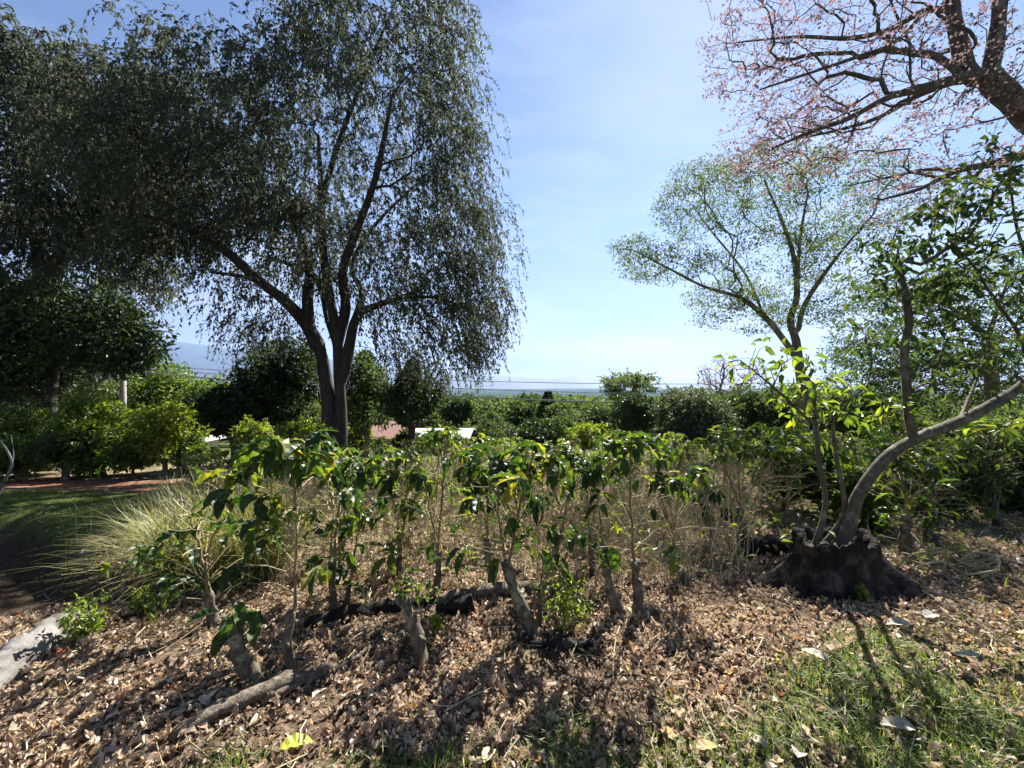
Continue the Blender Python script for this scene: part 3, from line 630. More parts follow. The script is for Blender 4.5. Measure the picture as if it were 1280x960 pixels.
def coffee(label, base, tip, r, stems, lat=.40, top=.5, low=.09, fine=True, loc=None, extra=None, size=(.10, .155), bare=0., group='coffee plants pruned back to a stump', branch=1., gap=.06):
    """base, tip: foot and cut head of the old stump; stems: end points of the young shoots"""
    base = np.asarray(base, float); tip = np.asarray(tip, float)
    root = thing('coffee_plant', label, 'coffee plant', base, group)
    mk, mw, mt, ml = MB(), MB(), MB(), MB()
    ln = np.linalg.norm(tip - base); mid = (base + tip) / 2 + rng.normal(size=3) * .03 * ln
    line = smooth_line([base - [0, 0, .08], base + (mid - base) * .1, mid, tip], .035)
    rr = np.interp(np.linspace(0, 1, len(line)), [0, .15, .35, .8, .93, 1], [r * 1.9, r * 1.25, r, r * .76, r * .9, r * .74])
    rr = rr * (1 + .10 * np.sin(np.arange(len(rr)) * 1.9 + rng.random() * 6) * rng.random(len(rr))); line = line + rng.normal(size=line.shape) * r * .08
    tube(mk, line, rr, 14, .5, lump=.2, cap=True)
    for _ in range(rng.integers(2, 5)):                               # stubs of lopped boughs
        p = line[rng.integers(len(line) // 3, len(line) - 1)]; d = nrm(rdir(1)[0] * [1, 1, .4] + [0, 0, .35]); tube(mk, [p, p + d * r * 1.2, p + d * r * rng.uniform(1.6, 2.4)], [r * .5, r * .36, r * .3], 7, .5, lump=.15, cap=True)
    mk.build('stump', M['stump_wood'], root, smooth=True, origin=base)
    for e in stems:
        e = np.asarray(e, float); s0 = tip + rng.normal(size=3) * r * .35 - (tip - base) * rng.uniform(.03, .3); ms = s0 + (e - s0) * .45 + rng.normal(size=3) * .03; ms[:2] = ms[:2] * .6 + s0[:2] * .4 * 1 + 0
        ms = s0 * .45 + e * .55 + rng.normal(size=3) * .025
        coffee_stem(mw, mt, ml, [s0, ms, e], rng.uniform(.0085, .0115), lat, top, low, fine, size=size, bare=bare, branch=branch, gap=gap)
    if extra: extra(ml, mt, root)
    if mw.n: mw.build('stem', M['stem'], root, smooth=True, origin=base)
    if mt.n: mt.build('twig_sprays', M['twig'], root, origin=base)
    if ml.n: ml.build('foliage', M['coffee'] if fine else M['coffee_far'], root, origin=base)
    return root
def C(label, bu, bv, tu, tv, r, tops, **kw):
    b = G(bu, bv); Y = b[1]; t = P(tu, tv, Y + kw.pop('dt', .0)); st = [P(u, v, Y + rng.uniform(-.12, .12)) for u, v in tops]
    return coffee(label, b, t, r, st, **kw)
def low_leaves(*rows):
    """rows (u, v, dY from the stump, n, size)"""
    def f(ml, mt, root):
        b = np.array(root.location)
        for u, v, dY, n, s in rows:
            p = P(u, v, b[1] + dY); leaf_rosette(ml, p, n, (s * .8, s * 1.15), .03)
            h = b + np.array([0, 0, max(.12, (p[2] - b[2]) * .6)]); segments(mt, [h, (h + p) / 2 + rng.normal(size=3) * .02], [(h + p) / 2, p], .0032, .0022, .4, 4)
    return f
C('tall single stemmed coffee plant with heavy tuft of dark hanging leaves, foremost on the left', 365, 838, 364, 765, .026, [(362, 548)], lat=.52, low=.2, extra=low_leaves((368, 556, .0, 9, .16), (388, 572, .06, 7, .16), (342, 574, -.06, 7, .16), (300, 590, .0, 7, .15), (275, 625, -.05, 5, .14), (330, 655, -.1, 7, .15), (345, 640, .05, 5, .14), (395, 565, .05, 6, .16), (330, 560, -.1, 8, .16), (405, 590, 0, 4, .14)), size=(.12, .165))
C('short leaning coffee stump topped by four upright broad leaves, beside the fallen bark', 318, 852, 290, 775, .040, [], extra=low_leaves((290, 765, 0, 6, .15), (305, 770, .02, 4, .14)))
C('thin coffee shoot with few drooping leaves between grass clump and short leaning stump', 268, 782, 262, 740, .03, [(235, 640), (285, 640)], lat=.4, low=.2, top=.35, extra=low_leaves((235, 730, -.05, 5, .14), (225, 800, -.1, 5, .12), (155, 700, -.1, 4, .13), (195, 745, -.15, 3, .13)))
C('knee high dark coffee stump capped with small fresh green leaves, nearest the front middle', 527, 826, 499, 742, .036, [], extra=low_leaves((515, 730, .02, 8, .075), (500, 735, 0, 6, .07), (530, 738, .0, 6, .07), (512, 722, 0, 6, .06)))
C('stout leaning coffee stump with two tall stems crowned by black hanging leaves, centre front', 668, 792, 632, 702, .040, [(625, 580), (668, 566)], lat=.5, low=.15, extra=low_leaves((655, 595, .1, 7, .15), (690, 580, .1, 7, .15), (630, 575, .1, 7, .14), (605, 590, .15, 5, .14), (630, 710, -.08, 4, .14), (655, 665, -.1, 4, .14), (700, 585, .1, 4, .15)), size=(.12, .16))
C('low bushy coffee shoot with round dark leaves right of the stout leaning stump', 674, 786, 676, 745, .014, [(690, 660)], lat=.2, low=.25, top=.5, extra=low_leaves((665, 665, 0, 4, .11), (712, 665, 0, 4, .12), (702, 700, -.05, 4, .11), (735, 660, .1, 3, .09)), size=(.08, .13))
C('leaning bare topped coffee stump paired with the upright stump beside it', 771, 768, 756, 705, .034, [(742, 590)], lat=.36, low=.1, top=.5, extra=low_leaves((762, 700, -.03, 3, .13)))
C('tall coffee plant on an upright stump with a wide leafy top, right of centre', 797, 766, 793, 700, .033, [(790, 545)], lat=.5, low=.12, extra=low_leaves((765, 550, .0, 7, .14), (815, 548, .05, 7, .15), (790, 555, -.08, 8, .15), (775, 565, .1, 5, .13), (838, 695, 0, 2, .13), (830, 560, .1, 5, .13)), size=(.11, .155))
C('coffee plant on a blackened thin stump, left behind the small fresh leaved stump', 546, 738, 548, 690, .026, [(556, 540), (530, 600)], lat=.42, low=.16, extra=low_leaves((570, 690, -.1, 4, .15), (552, 535, 0, 7, .14), (535, 545, .1, 6, .13), (475, 690, -.1, 4, .15)))
C('coffee plant with a curved stump just left of the stout leaning stump', 618, 733, 608, 672, .032, [(590, 560), (618, 590)], lat=.44, low=.12, top=.8)
C('twin stemmed coffee plant with pale twigs behind the foremost tall plant', 417, 766, 412, 705, .026, [(400, 580), (440, 570)], lat=.45, low=.18, extra=low_leaves((480, 575, .1, 5, .14), (450, 590, 0, 5, .14), (485, 630, .1, 4, .14), (445, 620, -.1, 4, .15)))
C('small dark coffee stump with one drooping leaf behind the long rotten log', 431, 760, 436, 735, .022, [(455, 640)], lat=.3, low=.3, top=.5, extra=low_leaves((432, 735, -.05, 3, .15)))
C('coffee stump bent right with a fan of bare pale twigs, beyond the paired stumps', 858, 730, 838, 690, .030, [(850, 590), (830, 600)], lat=.5, low=.08, top=.45, extra=low_leaves((845, 695, 0, 7, .06)))
C('coffee plant with a thick dark trunk and whitish bare boughs, left of the black log', 927, 672, 924, 632, .05, [(925, 545), (890, 560), (955, 560)], lat=.7, low=.06, top=.7, size=(.1, .15))
C('squat dark leafy coffee bush between two bare twigged plants', 892, 682, 890, 655, .03, [(890, 610)], lat=.22, low=.7, top=.9)
C('slim coffee plant in front of the grass verge behind the black log', 967, 660, 966, 630, .03, [(975, 550), (950, 560)], lat=.45, low=.2, top=.8)
C('coffee plant on a mossy trunk behind the right side of the great stump', 1130, 690, 1132, 645, .05, [(1120, 560), (1160, 580)], lat=.5, low=.3, top=.9, extra=low_leaves((1110, 640, 0, 6, .12), (1150, 625, 0, 6, .13)))
C('coffee plant with dense dark leaves low on its trunk, right of the mossy trunk', 1165, 678, 1165, 640, .05, [(1180, 560), (1150, 570)], lat=.5, low=.5, top=.9, extra=low_leaves((1165, 650, -.1, 10, .13)))
C('bare stemmed coffee plant between the paired stumps and the bent stump, one row back', 742, 716, 738, 665, .028, [(730, 565), (755, 580)], lat=.46, low=.12, top=.7)
C('coffee plant with yellowed lower leaves behind the blackened thin stump', 500, 716, 500, 672, .028, [(505, 565), (480, 590)], lat=.42, low=.2, top=.8)
C('leaning coffee plant with sparse leaves behind the curved stump', 690, 716, 700, 668, .03, [(712, 560)], lat=.5, low=.1, top=.8)

# rows behind: a few plants made once, then set out again and again
protos = []
for k in range(7):                                                # some leafy, some nearly bare
    o = np.zeros(3); h = rng.uniform(.84, 1.02); st = [[rng.uniform(-.16, .16), rng.uniform(-.16, .16), h * rng.uniform(.85, 1.05)] for _ in range(2 + k % 3)]
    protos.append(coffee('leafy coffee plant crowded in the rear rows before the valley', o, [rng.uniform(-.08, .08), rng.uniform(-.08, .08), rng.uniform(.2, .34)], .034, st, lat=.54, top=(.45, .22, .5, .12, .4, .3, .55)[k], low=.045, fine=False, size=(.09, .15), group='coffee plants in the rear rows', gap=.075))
used = set(); cnt_ = 0
spots = []
for yy in np.arange(3.7, 10.2, .85):
    for xx in np.arange(-5.2, 11., .98):
        x = xx + rng.normal() * .2 + (.39 if int(yy / .62) % 2 else 0); y = yy + rng.normal() * .16
        u = 640 + x / y * F
        lo = 235 if y < 6.5 else 300
        if u < lo or u > 1330: continue
        if y < 4. and u > 880: continue                   # open litter round the great stump
        if y < 4.6 and 1000 < u < 1110: continue
        if y > 7 and x < -3.6 and y > 8.5: continue
        spots.append((x, y, u))
for x, y, u in spots:
    k = int(rng.integers(0, 7)); o = protos[k] if k not in used else copy_thing(protos[k]); used.add(k)
    o.location = (x, y, float(gz(x, y)) - .02); o.rotation_euler = (0, 0, rng.random() * 6.28)
    sc = rng.uniform(.70, 1.12) * (1.0 if u < 900 else 1.15 if u < 1100 else 1.3); o.scale = (sc, sc, sc); cnt_ += 1
    o['label'] = ('leafy coffee plant crowded in the rear rows before the valley' if u < 900 else 'dark leafy coffee plant in the thicket right of the great stump' if u > 1100 else 'coffee plant in the rear rows behind the black log and the great stump')
for k in range(7):
    if k not in used:
        for c in list(protos[k].children): bpy.data.objects.remove(c)
        bpy.data.objects.remove(protos[k])
print('coffee copies', cnt_)
# ------------------------------------------------------------------ litter, grass, stumps, logs
def put(x, y, dz=0.): return np.stack([x, y, gz(x, y) + dz], -1)
def litter():
    mb = MB()
    tm = [leaf_fine(.42, .25, c, .12, n=4, twist=tw) for c, tw in ((1.0, .5), (1.6, -.6), (.5, 1.2), (2.2, .3), (-.9, .6), (-1.5, -.5))]
    def field(n, ylo, yhi, size, pw=1.):
        y = ylo + (yhi - ylo) * rng.random(n) ** pw; x = rng.uniform(-1.55, 1.55, n) * (y + .5)
        cl = .5 + .4 * np.sin(4.1 * x + 1.7 * y) * np.sin(3.3 * y - 1.2 * x + 1) + .25 * np.sin(9 * x) * np.sin(8 * y)
        keep = (rng.random(n) < 1.05 - .78 * greenness(x, y)) & (rng.random(n) < .35 + .75 * cl) & ((x > -3.2 - .36 * (y - 1.2)) | (rng.random(n) < .08)) & (ditch(x, y) < .25 + .5 * rng.random(n))
        x, y = x[keep], y[keep]; m = len(x); hx = rng.random(m) ** 2 * .028
        pos = put(x, y, .004 + hx); a = rng.random(m) * 6.283; d = np.stack([np.cos(a), np.sin(a), rng.normal(size=m) * .28], 1)
        up = np.tile([0, 0, 1.], (m, 1)) + rng.normal(size=(m, 3)) * .55
        k = rng.integers(0, len(tm), m); s = size * np.clip(rng.lognormal(-.05, .38, m), .35, 2.1); t = np.clip(rng.normal(.5, .23, m) + .22 * (cl[keep] - .5), 0, .96); w = rng.random(m); t[w < .012] = .98; t[w < .004] = 1
        for i, tmm in enumerate(tm):
            q = k == i; leaves(mb, tmm, pos[q], d[q], s[q], t[q], up=up[q], roll=.2)
    field(52000, 1.0, 3.2, .041, .9); field(30000, 1.0, 3.6, .017, .9); field(30000, 3.2, 6.5, .055); field(6000, 6.5, 10, .09)
    tag(mb.build('leaf_litter', M['dry']), kind='stuff')
litter()
def twig_litter():
    mb = MB(); n = 1500; y = rng.uniform(1.1, 6, n); x = rng.uniform(-1.3, 1.5, n) * y; a = rng.random(n) * 6.283; l = rng.uniform(.05, .3, n)
    p = put(x, y, .012 + rng.random(n) * .02); q = p + np.stack([np.cos(a) * l, np.sin(a) * l, rng.normal(size=n) * .02], 1); q[:, 2] = np.maximum(q[:, 2], gz(q[:, 0], q[:, 1]) + .006)
    m_ = (p + q) / 2 + rng.normal(size=(n, 3)) * .012; segments(mb, np.vstack([p, m_]), np.vstack([m_, q]), .0028, .0022, np.tile(rng.random(n), 2), 4)
    tag(mb.build('twig_litter', M['stalk']), kind='stuff')
twig_litter()

def blades(mb, base, h, lean, az, w, tint, n=4, kink=0.):
    m = len(base); t = np.linspace(0, 1, n + 1)
    d = np.stack([np.cos(az), np.sin(az), np.zeros(m)], 1); s = np.stack([-np.sin(az), np.cos(az), np.zeros(m)], 1)
    out = lean[:, None] * h[:, None] * t[None] ** 1.8; upz = h[:, None] * (t[None] - .42 * np.clip(lean, 0, 2.3)[:, None] * t[None] ** 2.3)
    c = base[:, None] + d[:, None] * out[..., None] + np.array([0, 0, 1.]) * upz[..., None]
    if kink: c = c + np.cumsum(rng.normal(size=c.shape) * kink * h[:, None, None] * (t[None, :, None] > 0), 1) * .6
    ww = (w[:, None] * (1 - t[None] ** 1.5) * .5 + .0003)[..., None] * s[:, None]
    v = np.stack([c - ww, c + ww], 2).reshape(-1, 3)
    k = np.arange(n); q0 = np.stack([2 * k, 2 * k + 1, 2 * k + 3, 2 * k + 2], 1)
    q = (np.arange(m)[:, None, None] * 2 * (n + 1) + q0[None]).reshape(-1, 4); mb.add(v, q, np.repeat(tint, n))
def turf():
    mb = MB(); n = 90000; y = 1.05 + 1.9 * rng.random(n) ** 1.1; x = rng.uniform(-1.45, 1.5, n) * y
    g = greenness(x, y); clump = .5 + .5 * np.sin(11 * x + 3 * y) * np.sin(9 * y - 4 * x) ; keep = (rng.random(n) < (g ** 1.4) * (.25 + .75 * clump)) & (x > -2.6)
    x, y, clump = x[keep], y[keep], clump[keep]; m = len(x)
    blades(mb, put(x, y), rng.uniform(.025, .085, m) * (.6 + .7 * clump), rng.uniform(.1, 1.3, m), rng.random(m) * 6.28, rng.uniform(.003, .006, m), np.clip(rng.normal(.5, .24, m), 0, 1))
    n = 26000; y = rng.uniform(1.6, 7.4, n); x = -rng.random(n) * 7.5 - 1.8; keep = (rng.random(n) < greenness(x, y) * .9) & (x > -1.5 * y - .6) & (ditch(x, y) < .3); x, y = x[keep], y[keep]; m = len(x)
    blades(mb, put(x, y), rng.uniform(.02, .06, m), rng.uniform(.1, 1.3, m), rng.random(m) * 6.28, rng.uniform(.004, .008, m), np.clip(rng.normal(.45, .2, m), 0, 1))
    n = 9000; y = rng.uniform(2.2, 7.5, n); x = rng.uniform(2.2, 10, n); keep = (x > 1.0 + .62 * y) & (x < 1.5 * y) & (rng.random(n) < .5 + .5 * np.sin(2 * x) * np.sin(2.6 * y)); x, y = x[keep], y[keep]; m = len(x)
    blades(mb, put(x, y), rng.uniform(.04, .14, m), rng.uniform(.1, 1.3, m), rng.random(m) * 6.28, rng.uniform(.004, .008, m), np.clip(rng.normal(.55, .25, m), 0, 1))
    tag(mb.build('grass', M['blade']), kind='stuff')
turf()
def undergrowth():
    """dry stalks and weedy seedlings between the coffee rows"""
    mb = MB(); n = 3000; y = 2.9 + 5.5 * rng.random(n); x = rng.uniform(-.85, .62, n) * y; keep = x > -3.2; x, y = x[keep], y[keep]; m = len(x)
    b = put(x, y); h = rng.uniform(.2, .85, m); a = rng.random(m) * 6.28; l = rng.uniform(0, .5, m) * h
    e = b + np.stack([np.cos(a) * l, np.sin(a) * l, h], 1); c = (b + e) / 2 + rng.normal(size=(m, 3)) * .03
    t = rng.uniform(.3, 1, m); segments(mb, np.vstack([b, c]), np.vstack([c, e]), .0026, .0018, np.tile(t, 2), 3, 0)
    for _ in range(3):
        f = rng.uniform(.3, .95, (m, 1)); p = b + (e - b) * f; q = p + (rdir(m) * .6 + [0, 0, .5]) * rng.uniform(.06, .2, (m, 1)); segments(mb, p, q, .0016, .0011, t, 3, 0)
    n = 8000; y = 2.9 + 6 * rng.random(n); x = rng.uniform(-.8, 1.2, n) * y; keep = (rng.random(n) < .25 + .5 * np.clip(y / 8, 0, 1)) & (x > -3.3); x, y = x[keep], y[keep]; m = len(x)
    p = put(x, y, 0) ; p[:, 2] += rng.random(m) ** 1.6 * .5; a = rng.random(m) * 6.28; leaves(mb, leaf_mid(.4, .1, .3), p, np.stack([np.cos(a), np.sin(a), rng.uniform(-.5, .6, m)], 1), rng.uniform(.04, .10, m), rng.random(m), mat=1)
    tag(mb.build('undergrowth', [M['stalk'], M['bright']]), kind='stuff')
undergrowth()

def tuft():
    b = G(248, 722); root = thing('grass_clump', 'big arching clump of yellow green grass on the bank above the ditch', 'grass clump', b); mb = MB(); n = 4200
    a = rng.random(n) * 6.28; r = rng.random(n) ** .5
    base = np.stack([b[0] + .46 * r * np.cos(a) + .16, b[1] + .1 + .40 * r * np.sin(a), np.zeros(n)], 1); base[:, 2] = gz(base[:, 0], base[:, 1]) - .02
    az = a + rng.normal(size=n) * 1.0; lean = np.clip(rng.normal(.5, .28, n) * (.35 + .9 * r), .03, 1.15)
    left = rng.random(n) < .06; az[left] = -2.6 + rng.normal(size=left.sum()) * .6; lean[left] = rng.uniform(.7, 1.1, left.sum())
    h = rng.uniform(.38, .80, n); blades(mb, base, h, lean, az, rng.uniform(.005, .012, n), np.clip(rng.normal(.5, .27, n), 0, 1), n=8, kink=.05)
    mb.build('blades', M['tuft'], root, origin=b)
    # thinner dry grass carrying on behind the clump
    mb = MB(); n = 5200; y = rng.uniform(3.5, 7., n); x = -.78 * y + rng.normal(size=n) * .42; p = put(x, y); blades(mb, p, rng.uniform(.25, .62, n), rng.uniform(.1, 1.2, n), rng.random(n) * 6.28, rng.uniform(.004, .008, n), np.clip(rng.normal(.68, .2, n), 0, 1), n=5)
    tag(mb.build('dry_grass', M['tuft']), kind='stuff')
tuft()

def stump():
    c = G(1062, 742); c = ground(c[0], c[1] + .12)
    root = thing('tree_stump', 'great dark rotting tree stump with flaring roots and hollow cut top', 'tree stump', c); mb = MB()
    ns, nz = 72, 22; th = np.arange(ns) * 2 * math.pi / ns
    lobes = [(-.4, .40), (-1.15, .08), (-2.35, .15), (3.0, .22), (2.2, .16), (1.2, .2), (.45, .18)]     # direction, reach of each root flare
    v = []
    for i in range(nz):
        t = i / (nz - 1); z = -.10 + .48 * t
        for a in th:
            fl = sum(k * math.exp(-(((a - d + math.pi) % (2 * math.pi) - math.pi) / .26) ** 2) for d, k in lobes)
            low = max(0, 1 - max(z, 0) / .40)
            r = .255 + .03 * math.sin(2 * a + 1) + .10 * low ** 2 + fl * low ** 2.6 + .016 * math.sin(17 * a + 2 * math.sin(5 * t)) + .012 * math.sin(31 * a + 4 * t) + rng.normal() * .004
            zz = z + (.022 * math.sin(3 * a + .5) + .012 * math.sin(7 * a) + rng.normal() * .008) * t ** 3
            v.append([c[0] + r * math.cos(a), c[1] + .82 * r * math.sin(a), c[2] + zz])
    top = v[-ns:]
    for k, (s, dz) in enumerate(((.86, .0), (.78, -.05), (.55, -.09), (.25, -.08))):                    # ragged rim, sunken heart
        for q in top: v.append([c[0] + (q[0] - c[0]) * s, c[1] + (q[1] - c[1]) * s, q[2] + dz + rng.normal() * .012])
    n = nz + 4; q = [[i * ns + j, i * ns + (j + 1) % ns, (i + 1) * ns + (j + 1) % ns, (i + 1) * ns + j] for i in range(n - 1) for j in range(ns)]
    v.append([c[0], c[1], c[2] + .30]); e = (n - 1) * ns; q += [[e + j, e + (j + 1) % ns, len(v) - 1, len(v) - 1] for j in range(ns)]
    mb.add(v, q); mb.build('wood', M['rotten'], root, smooth=True, origin=c)
    for pts, r in (([(-.2, -.22, .20), (-.24, -.32, .10), (-.30, -.42, .02), (-.36, -.52, -.02)], .035), ([(-.3, -.12, .12), (-.45, -.2, .05), (-.62, -.24, .01), (-.8, -.2, -.02)], .03), ([(.3, -.1, .16), (.48, -.16, .07), (.66, -.24, .0)], .04), ([(-.28, -.2, .06), (-.42, -.34, .02), (-.6, -.42, -.01)], .02)):
        m2 = MB(); l = smooth_line([c + np.array(p) * [.84, .84, 1] for p in pts], .04); tube(m2, l, np.linspace(r, r * .3, len(l)), 8, .5, lump=.15, cap=True); m2.build('root', M['rotten'], root, smooth=True, origin=c)
    return c
SC = stump()

def leafy_limbs(name, label, cat, limbs, tips, n_leaf, leafs, r_tip, r_root, bark, leafmat, r, wob=.2, step=.08, flare=.3, tmpl=None, tint=(0, 1), bf=.25):
    b = limbs[0][0][0] if isinstance(limbs[0], tuple) else limbs[0][0]; root = thing(name, label, cat, b); mw, ml = MB(), MB()
    wood(mw, grow(limbs, tips, step=step, bf=bf, wob=wob, r_tip=r_tip, r_root=r_root, flare=flare), lump=.05); spray(ml, tips, r, n_leaf, leafs, tmpl or leaf_mid(.42, .12, .35), tint, droop=.15, roll=1.); finish(root, mw, M[bark], ml, M[leafmat], b)
Y = SC[1]; q = lambda u, v, dy=0: P(u, v, Y + dy); t0 = np.array([SC[0] + .02, SC[1], SC[2] + .26])
leafy_limbs('curved_tree', 'smooth barked tree sprouting from the great stump and bending away to the right', 'tree',
    [([t0, q(1064, 650), q(1070, 625), q(1088, 595), q(1112, 568), q(1142, 550), q(1200, 526), q(1250, 500), q(1290, 472), q(1340, 425), q(1380, 350), q(1400, 250)], [0.0488, 0.0430, 0.0402, 0.0379, 0.0367, 0.0356, 0.0333, 0.0310, 0.0287, 0.0258, 0.0230, 0.0172]),
     ([q(1142, 550), q(1136, 520), q(1133, 480), q(1130, 440), q(1136, 400), q(1128, 350), q(1122, 310)], [0.0182, 0.0146, 0.0127, 0.0109, 0.0091, 0.0064, 0.0036]),
     ([q(1200, 526), q(1208, 505, .15), q(1222, 470, .3), q(1232, 430, .4), q(1215, 390, .5)], [0.0146, 0.0118, 0.0100, 0.0082, 0.0046]),
     ([q(1290, 472), q(1275, 420, -.1), q(1240, 370, -.2), q(1215, 330, -.2), q(1185, 300, -.3)], [0.0159, 0.0137, 0.0109, 0.0082, 0.0046]), ([q(1280, 440, -.1), q(1290, 360, -.2), q(1270, 280, -.3), q(1262, 220, -.3)], [0.0137, 0.0109, 0.0082, 0.0046]), ([q(1240, 370, -.2), q(1230, 320, .1), q(1255, 270, .2)], [0.0091, 0.0068, 0.0036])],
    pblobs([(a, b, c, d, e, f, int(n * 1.9)) for a, b, c, d, e, f, n in [(1150, 300, Y, 55, 45, .5, 26), (1220, 300, Y - .2, 60, 70, .5, 34), (1210, 400, Y, 90, 60, .6, 40), (1255, 210, Y - .3, 35, 45, .4, 18), (1130, 390, Y, 55, 60, .4, 22), (1180, 460, Y, 60, 35, .5, 16), (1130, 330, Y, 40, 30, .4, 10)]]), 5, .07, .0025, .034, 'bark_smooth', 'mid', .07, flare=.5)
s0 = np.array([SC[0] - .17, SC[1], SC[2] + .26])
leafy_limbs('sapling', 'thin pale sapling with two upright shoots rising from the left rim of the stump', 'sapling',
    [([s0, q(1032, 630), q(1024, 580), q(1020, 530), q(1018, 480)], [.024, .019, .016, .013, .008]), ([np.array([SC[0] - .07, SC[1] + .05, SC[2] + .27]), q(1055, 640, .05), q(1047, 580, .05), q(1042, 530, .05), q(1060, 490, .05)], [.024, .02, .017, .012, .006]), ([q(1020, 535), q(985, 500), q(950, 470), q(925, 450)], [.009, .007, .005, .004]), ([q(1042, 530, .05), q(1060, 505), q(1085, 480), q(1105, 465)], [.009, .007, .006, .004])],
    pblobs([(1025, 500, Y, 50, 28, .25, 22), (950, 450, Y, 40, 25, .2, 9), (1085, 510, Y, 30, 22, .2, 12), (1000, 460, Y, 50, 22, .2, 8)]), 4, .085, .003, .022, 'bark_smooth', 'bright', .07, wob=.25)

def log(name, label, pts, r, mat, cat='log', lump=.12, group=None):
    c = np.mean(pts, 0); mb = MB(); l = smooth_line(pts, .05); l = l + rng.normal(size=l.shape) * .006; rr = np.interp(np.linspace(0, 1, len(l)), np.linspace(0, 1, len(r)), r) * (1 + rng.normal(size=len(l)) * .06)
    tube(mb, l, rr, 14, .5, lump=lump, cap=True); return tag(mb.build(name, M[mat], smooth=True, origin=c), label, cat, group)
def gp(u, v, dz=.03): return G(u, v) + [0, 0, dz]
log('fallen_log', 'black fallen log with a broken knobbly end, lying behind the great stump', [gp(930, 690, .05), gp(965, 690, .06), gp(1010, 692, .06), gp(1060, 694, .06)], [.085, .095, .06, .055], 'char', lump=.2)
log('rotten_log', 'long dark rotten log lying behind the small fresh leaved stump', [gp(382, 786), gp(440, 772), gp(490, 762), gp(545, 757)], [.035, .045, .04, .03], 'rotten', lump=.25)
log('fallen_branch', 'grey barked fallen branch crossing behind the stout leaning stump', [gp(548, 757, .04), gp(590, 748, .04), gp(650, 742, .04), gp(720, 738, .03)], [.03, .042, .04, .03], 'log', lump=.15)
log('log_stub', 'short black broken log stub with a dark hollow end', [gp(545, 768, .04), gp(566, 768, .05), gp(590, 764, .05)], [.03, .06, .062], 'char', lump=.2)
log('pale_log', 'thick pale weathered log lying along the edge of the ditch', [gp(-45, 885, .03), gp(15, 838, .03), gp(58, 805, .03), gp(92, 775, .0)], [.085, .095, .085, .06], 'pale_log', lump=.10)
log('bark_slab', 'long split slab of fallen bark on the litter below the short leaning stump', [gp(215, 925, .01), gp(290, 888, .025), gp(360, 862, .03), gp(430, 836, .015)], [.025, .045, .045, .02], 'log', lump=.3)
log('split_branch', 'thin split fallen branch beside the bark slab, reaching to the left', [gp(330, 880, .03), gp(400, 850, .03), gp(470, 815, .02)], [.014, .018, .012], 'log', lump=.2)
log('broken_branch', 'short broken branch on the litter before the stout leaning stump', [gp(655, 806, .02), gp(700, 812, .03), gp(755, 806, .02)], [.02, .03, .018], 'rotten', lump=.25)
log('pale_branch', 'thin pale dead branch half buried in litter between the paired stumps and bent stump', [gp(800, 738, .02), gp(850, 728, .02), gp(905, 712, .02)], [.016, .02, .014], 'log', lump=.15)
def brush():
    c = G(1160, 712); mb = MB()
    for _ in range(26):
        a = rng.random() * 6.28; p = ground(c[0] + rng.normal() * .2, c[1] + rng.normal() * .14); l = rng.uniform(.2, .5); z = rng.uniform(.05, .25)
        e = p + [math.cos(a) * l, math.sin(a) * l * .6, z]; tube(mb, smooth_line([p, (p + e) / 2 + rng.normal(size=3) * .05, e], .06), [.011, .005], 5, rng.random())
    tag(mb.build('brushwood', M['stalk'], origin=c), 'small tangle of pale dead branches on the right side of the great stump', 'brushwood')
brush()
def fallen(label, u, v, size, col, az, curl=.3):
    p = gp(u, v, .035); mb = MB(); leaves(mb, leaf_fine(.55, .10, curl, .03, n=9), [p - np.array([math.cos(az), math.sin(az), 0]) * size / 2], [[math.cos(az), math.sin(az), .18]], size, .5, roll=.15); k = 'fallen_' + str(col)
    if k not in M: M[k] = leaf_mat('fallen_leaf', [(0, col), (1, col)], glow=(1.1, 1.1, .9), trans=.2, rough=.55, spec=.3, spots=45.)
    tag(mb.build('fallen_leaf', M[k], origin=p), label, 'fallen leaf', 'large fallen leaves')
pale = (.36, .33, .28); tan = (.40, .25, .11); yel = (.33, .34, .05)
fallen('large yellow green fallen leaf on the brown litter', 372, 938, .13, yel, .5, .5)
fallen('pale curled fallen leaf between the straw patch and the green turf', 1018, 826, .13, pale, 2.2)
fallen('pale flat fallen leaf deep in the turf below the brushwood', 1212, 828, .13, pale, 2.8)
fallen('broad greyish fallen leaf on the turf, lowest of the pale ones on the right', 1122, 917, .13, pale, 2.9)
fallen('orange brown fallen leaf standing in the grass strip', 831, 922, .10, tan, 1.9, .7)
fallen('orange brown fallen leaf lying flat near the pale torn leaf', 884, 944, .10, tan, .2)
fallen('pale torn fallen leaf in the grass, tipped on its edge', 944, 932, .10, pale, 2.0, .8)
fallen('crumpled whitish fallen leaf beside the pale torn leaf', 1000, 946, .11, (.40, .38, .35), .8, 1.1)
fallen('humped beige fallen leaf where grass meets litter', 694, 905, .09, (.44, .36, .24), .1, 1.0)
fallen('tan fallen leaf with curled rim on the front grass', 612, 950, .10, (.42, .33, .22), 1.2, .6)
fallen('white fallen leaf at the foot of the great stump', 1165, 776, .14, (.42, .40, .36), .3, .3)
fallen('long beige fallen leaf on the turf in front of the great stump', 1122, 787, .15, (.42, .38, .3), 3.0, .3)
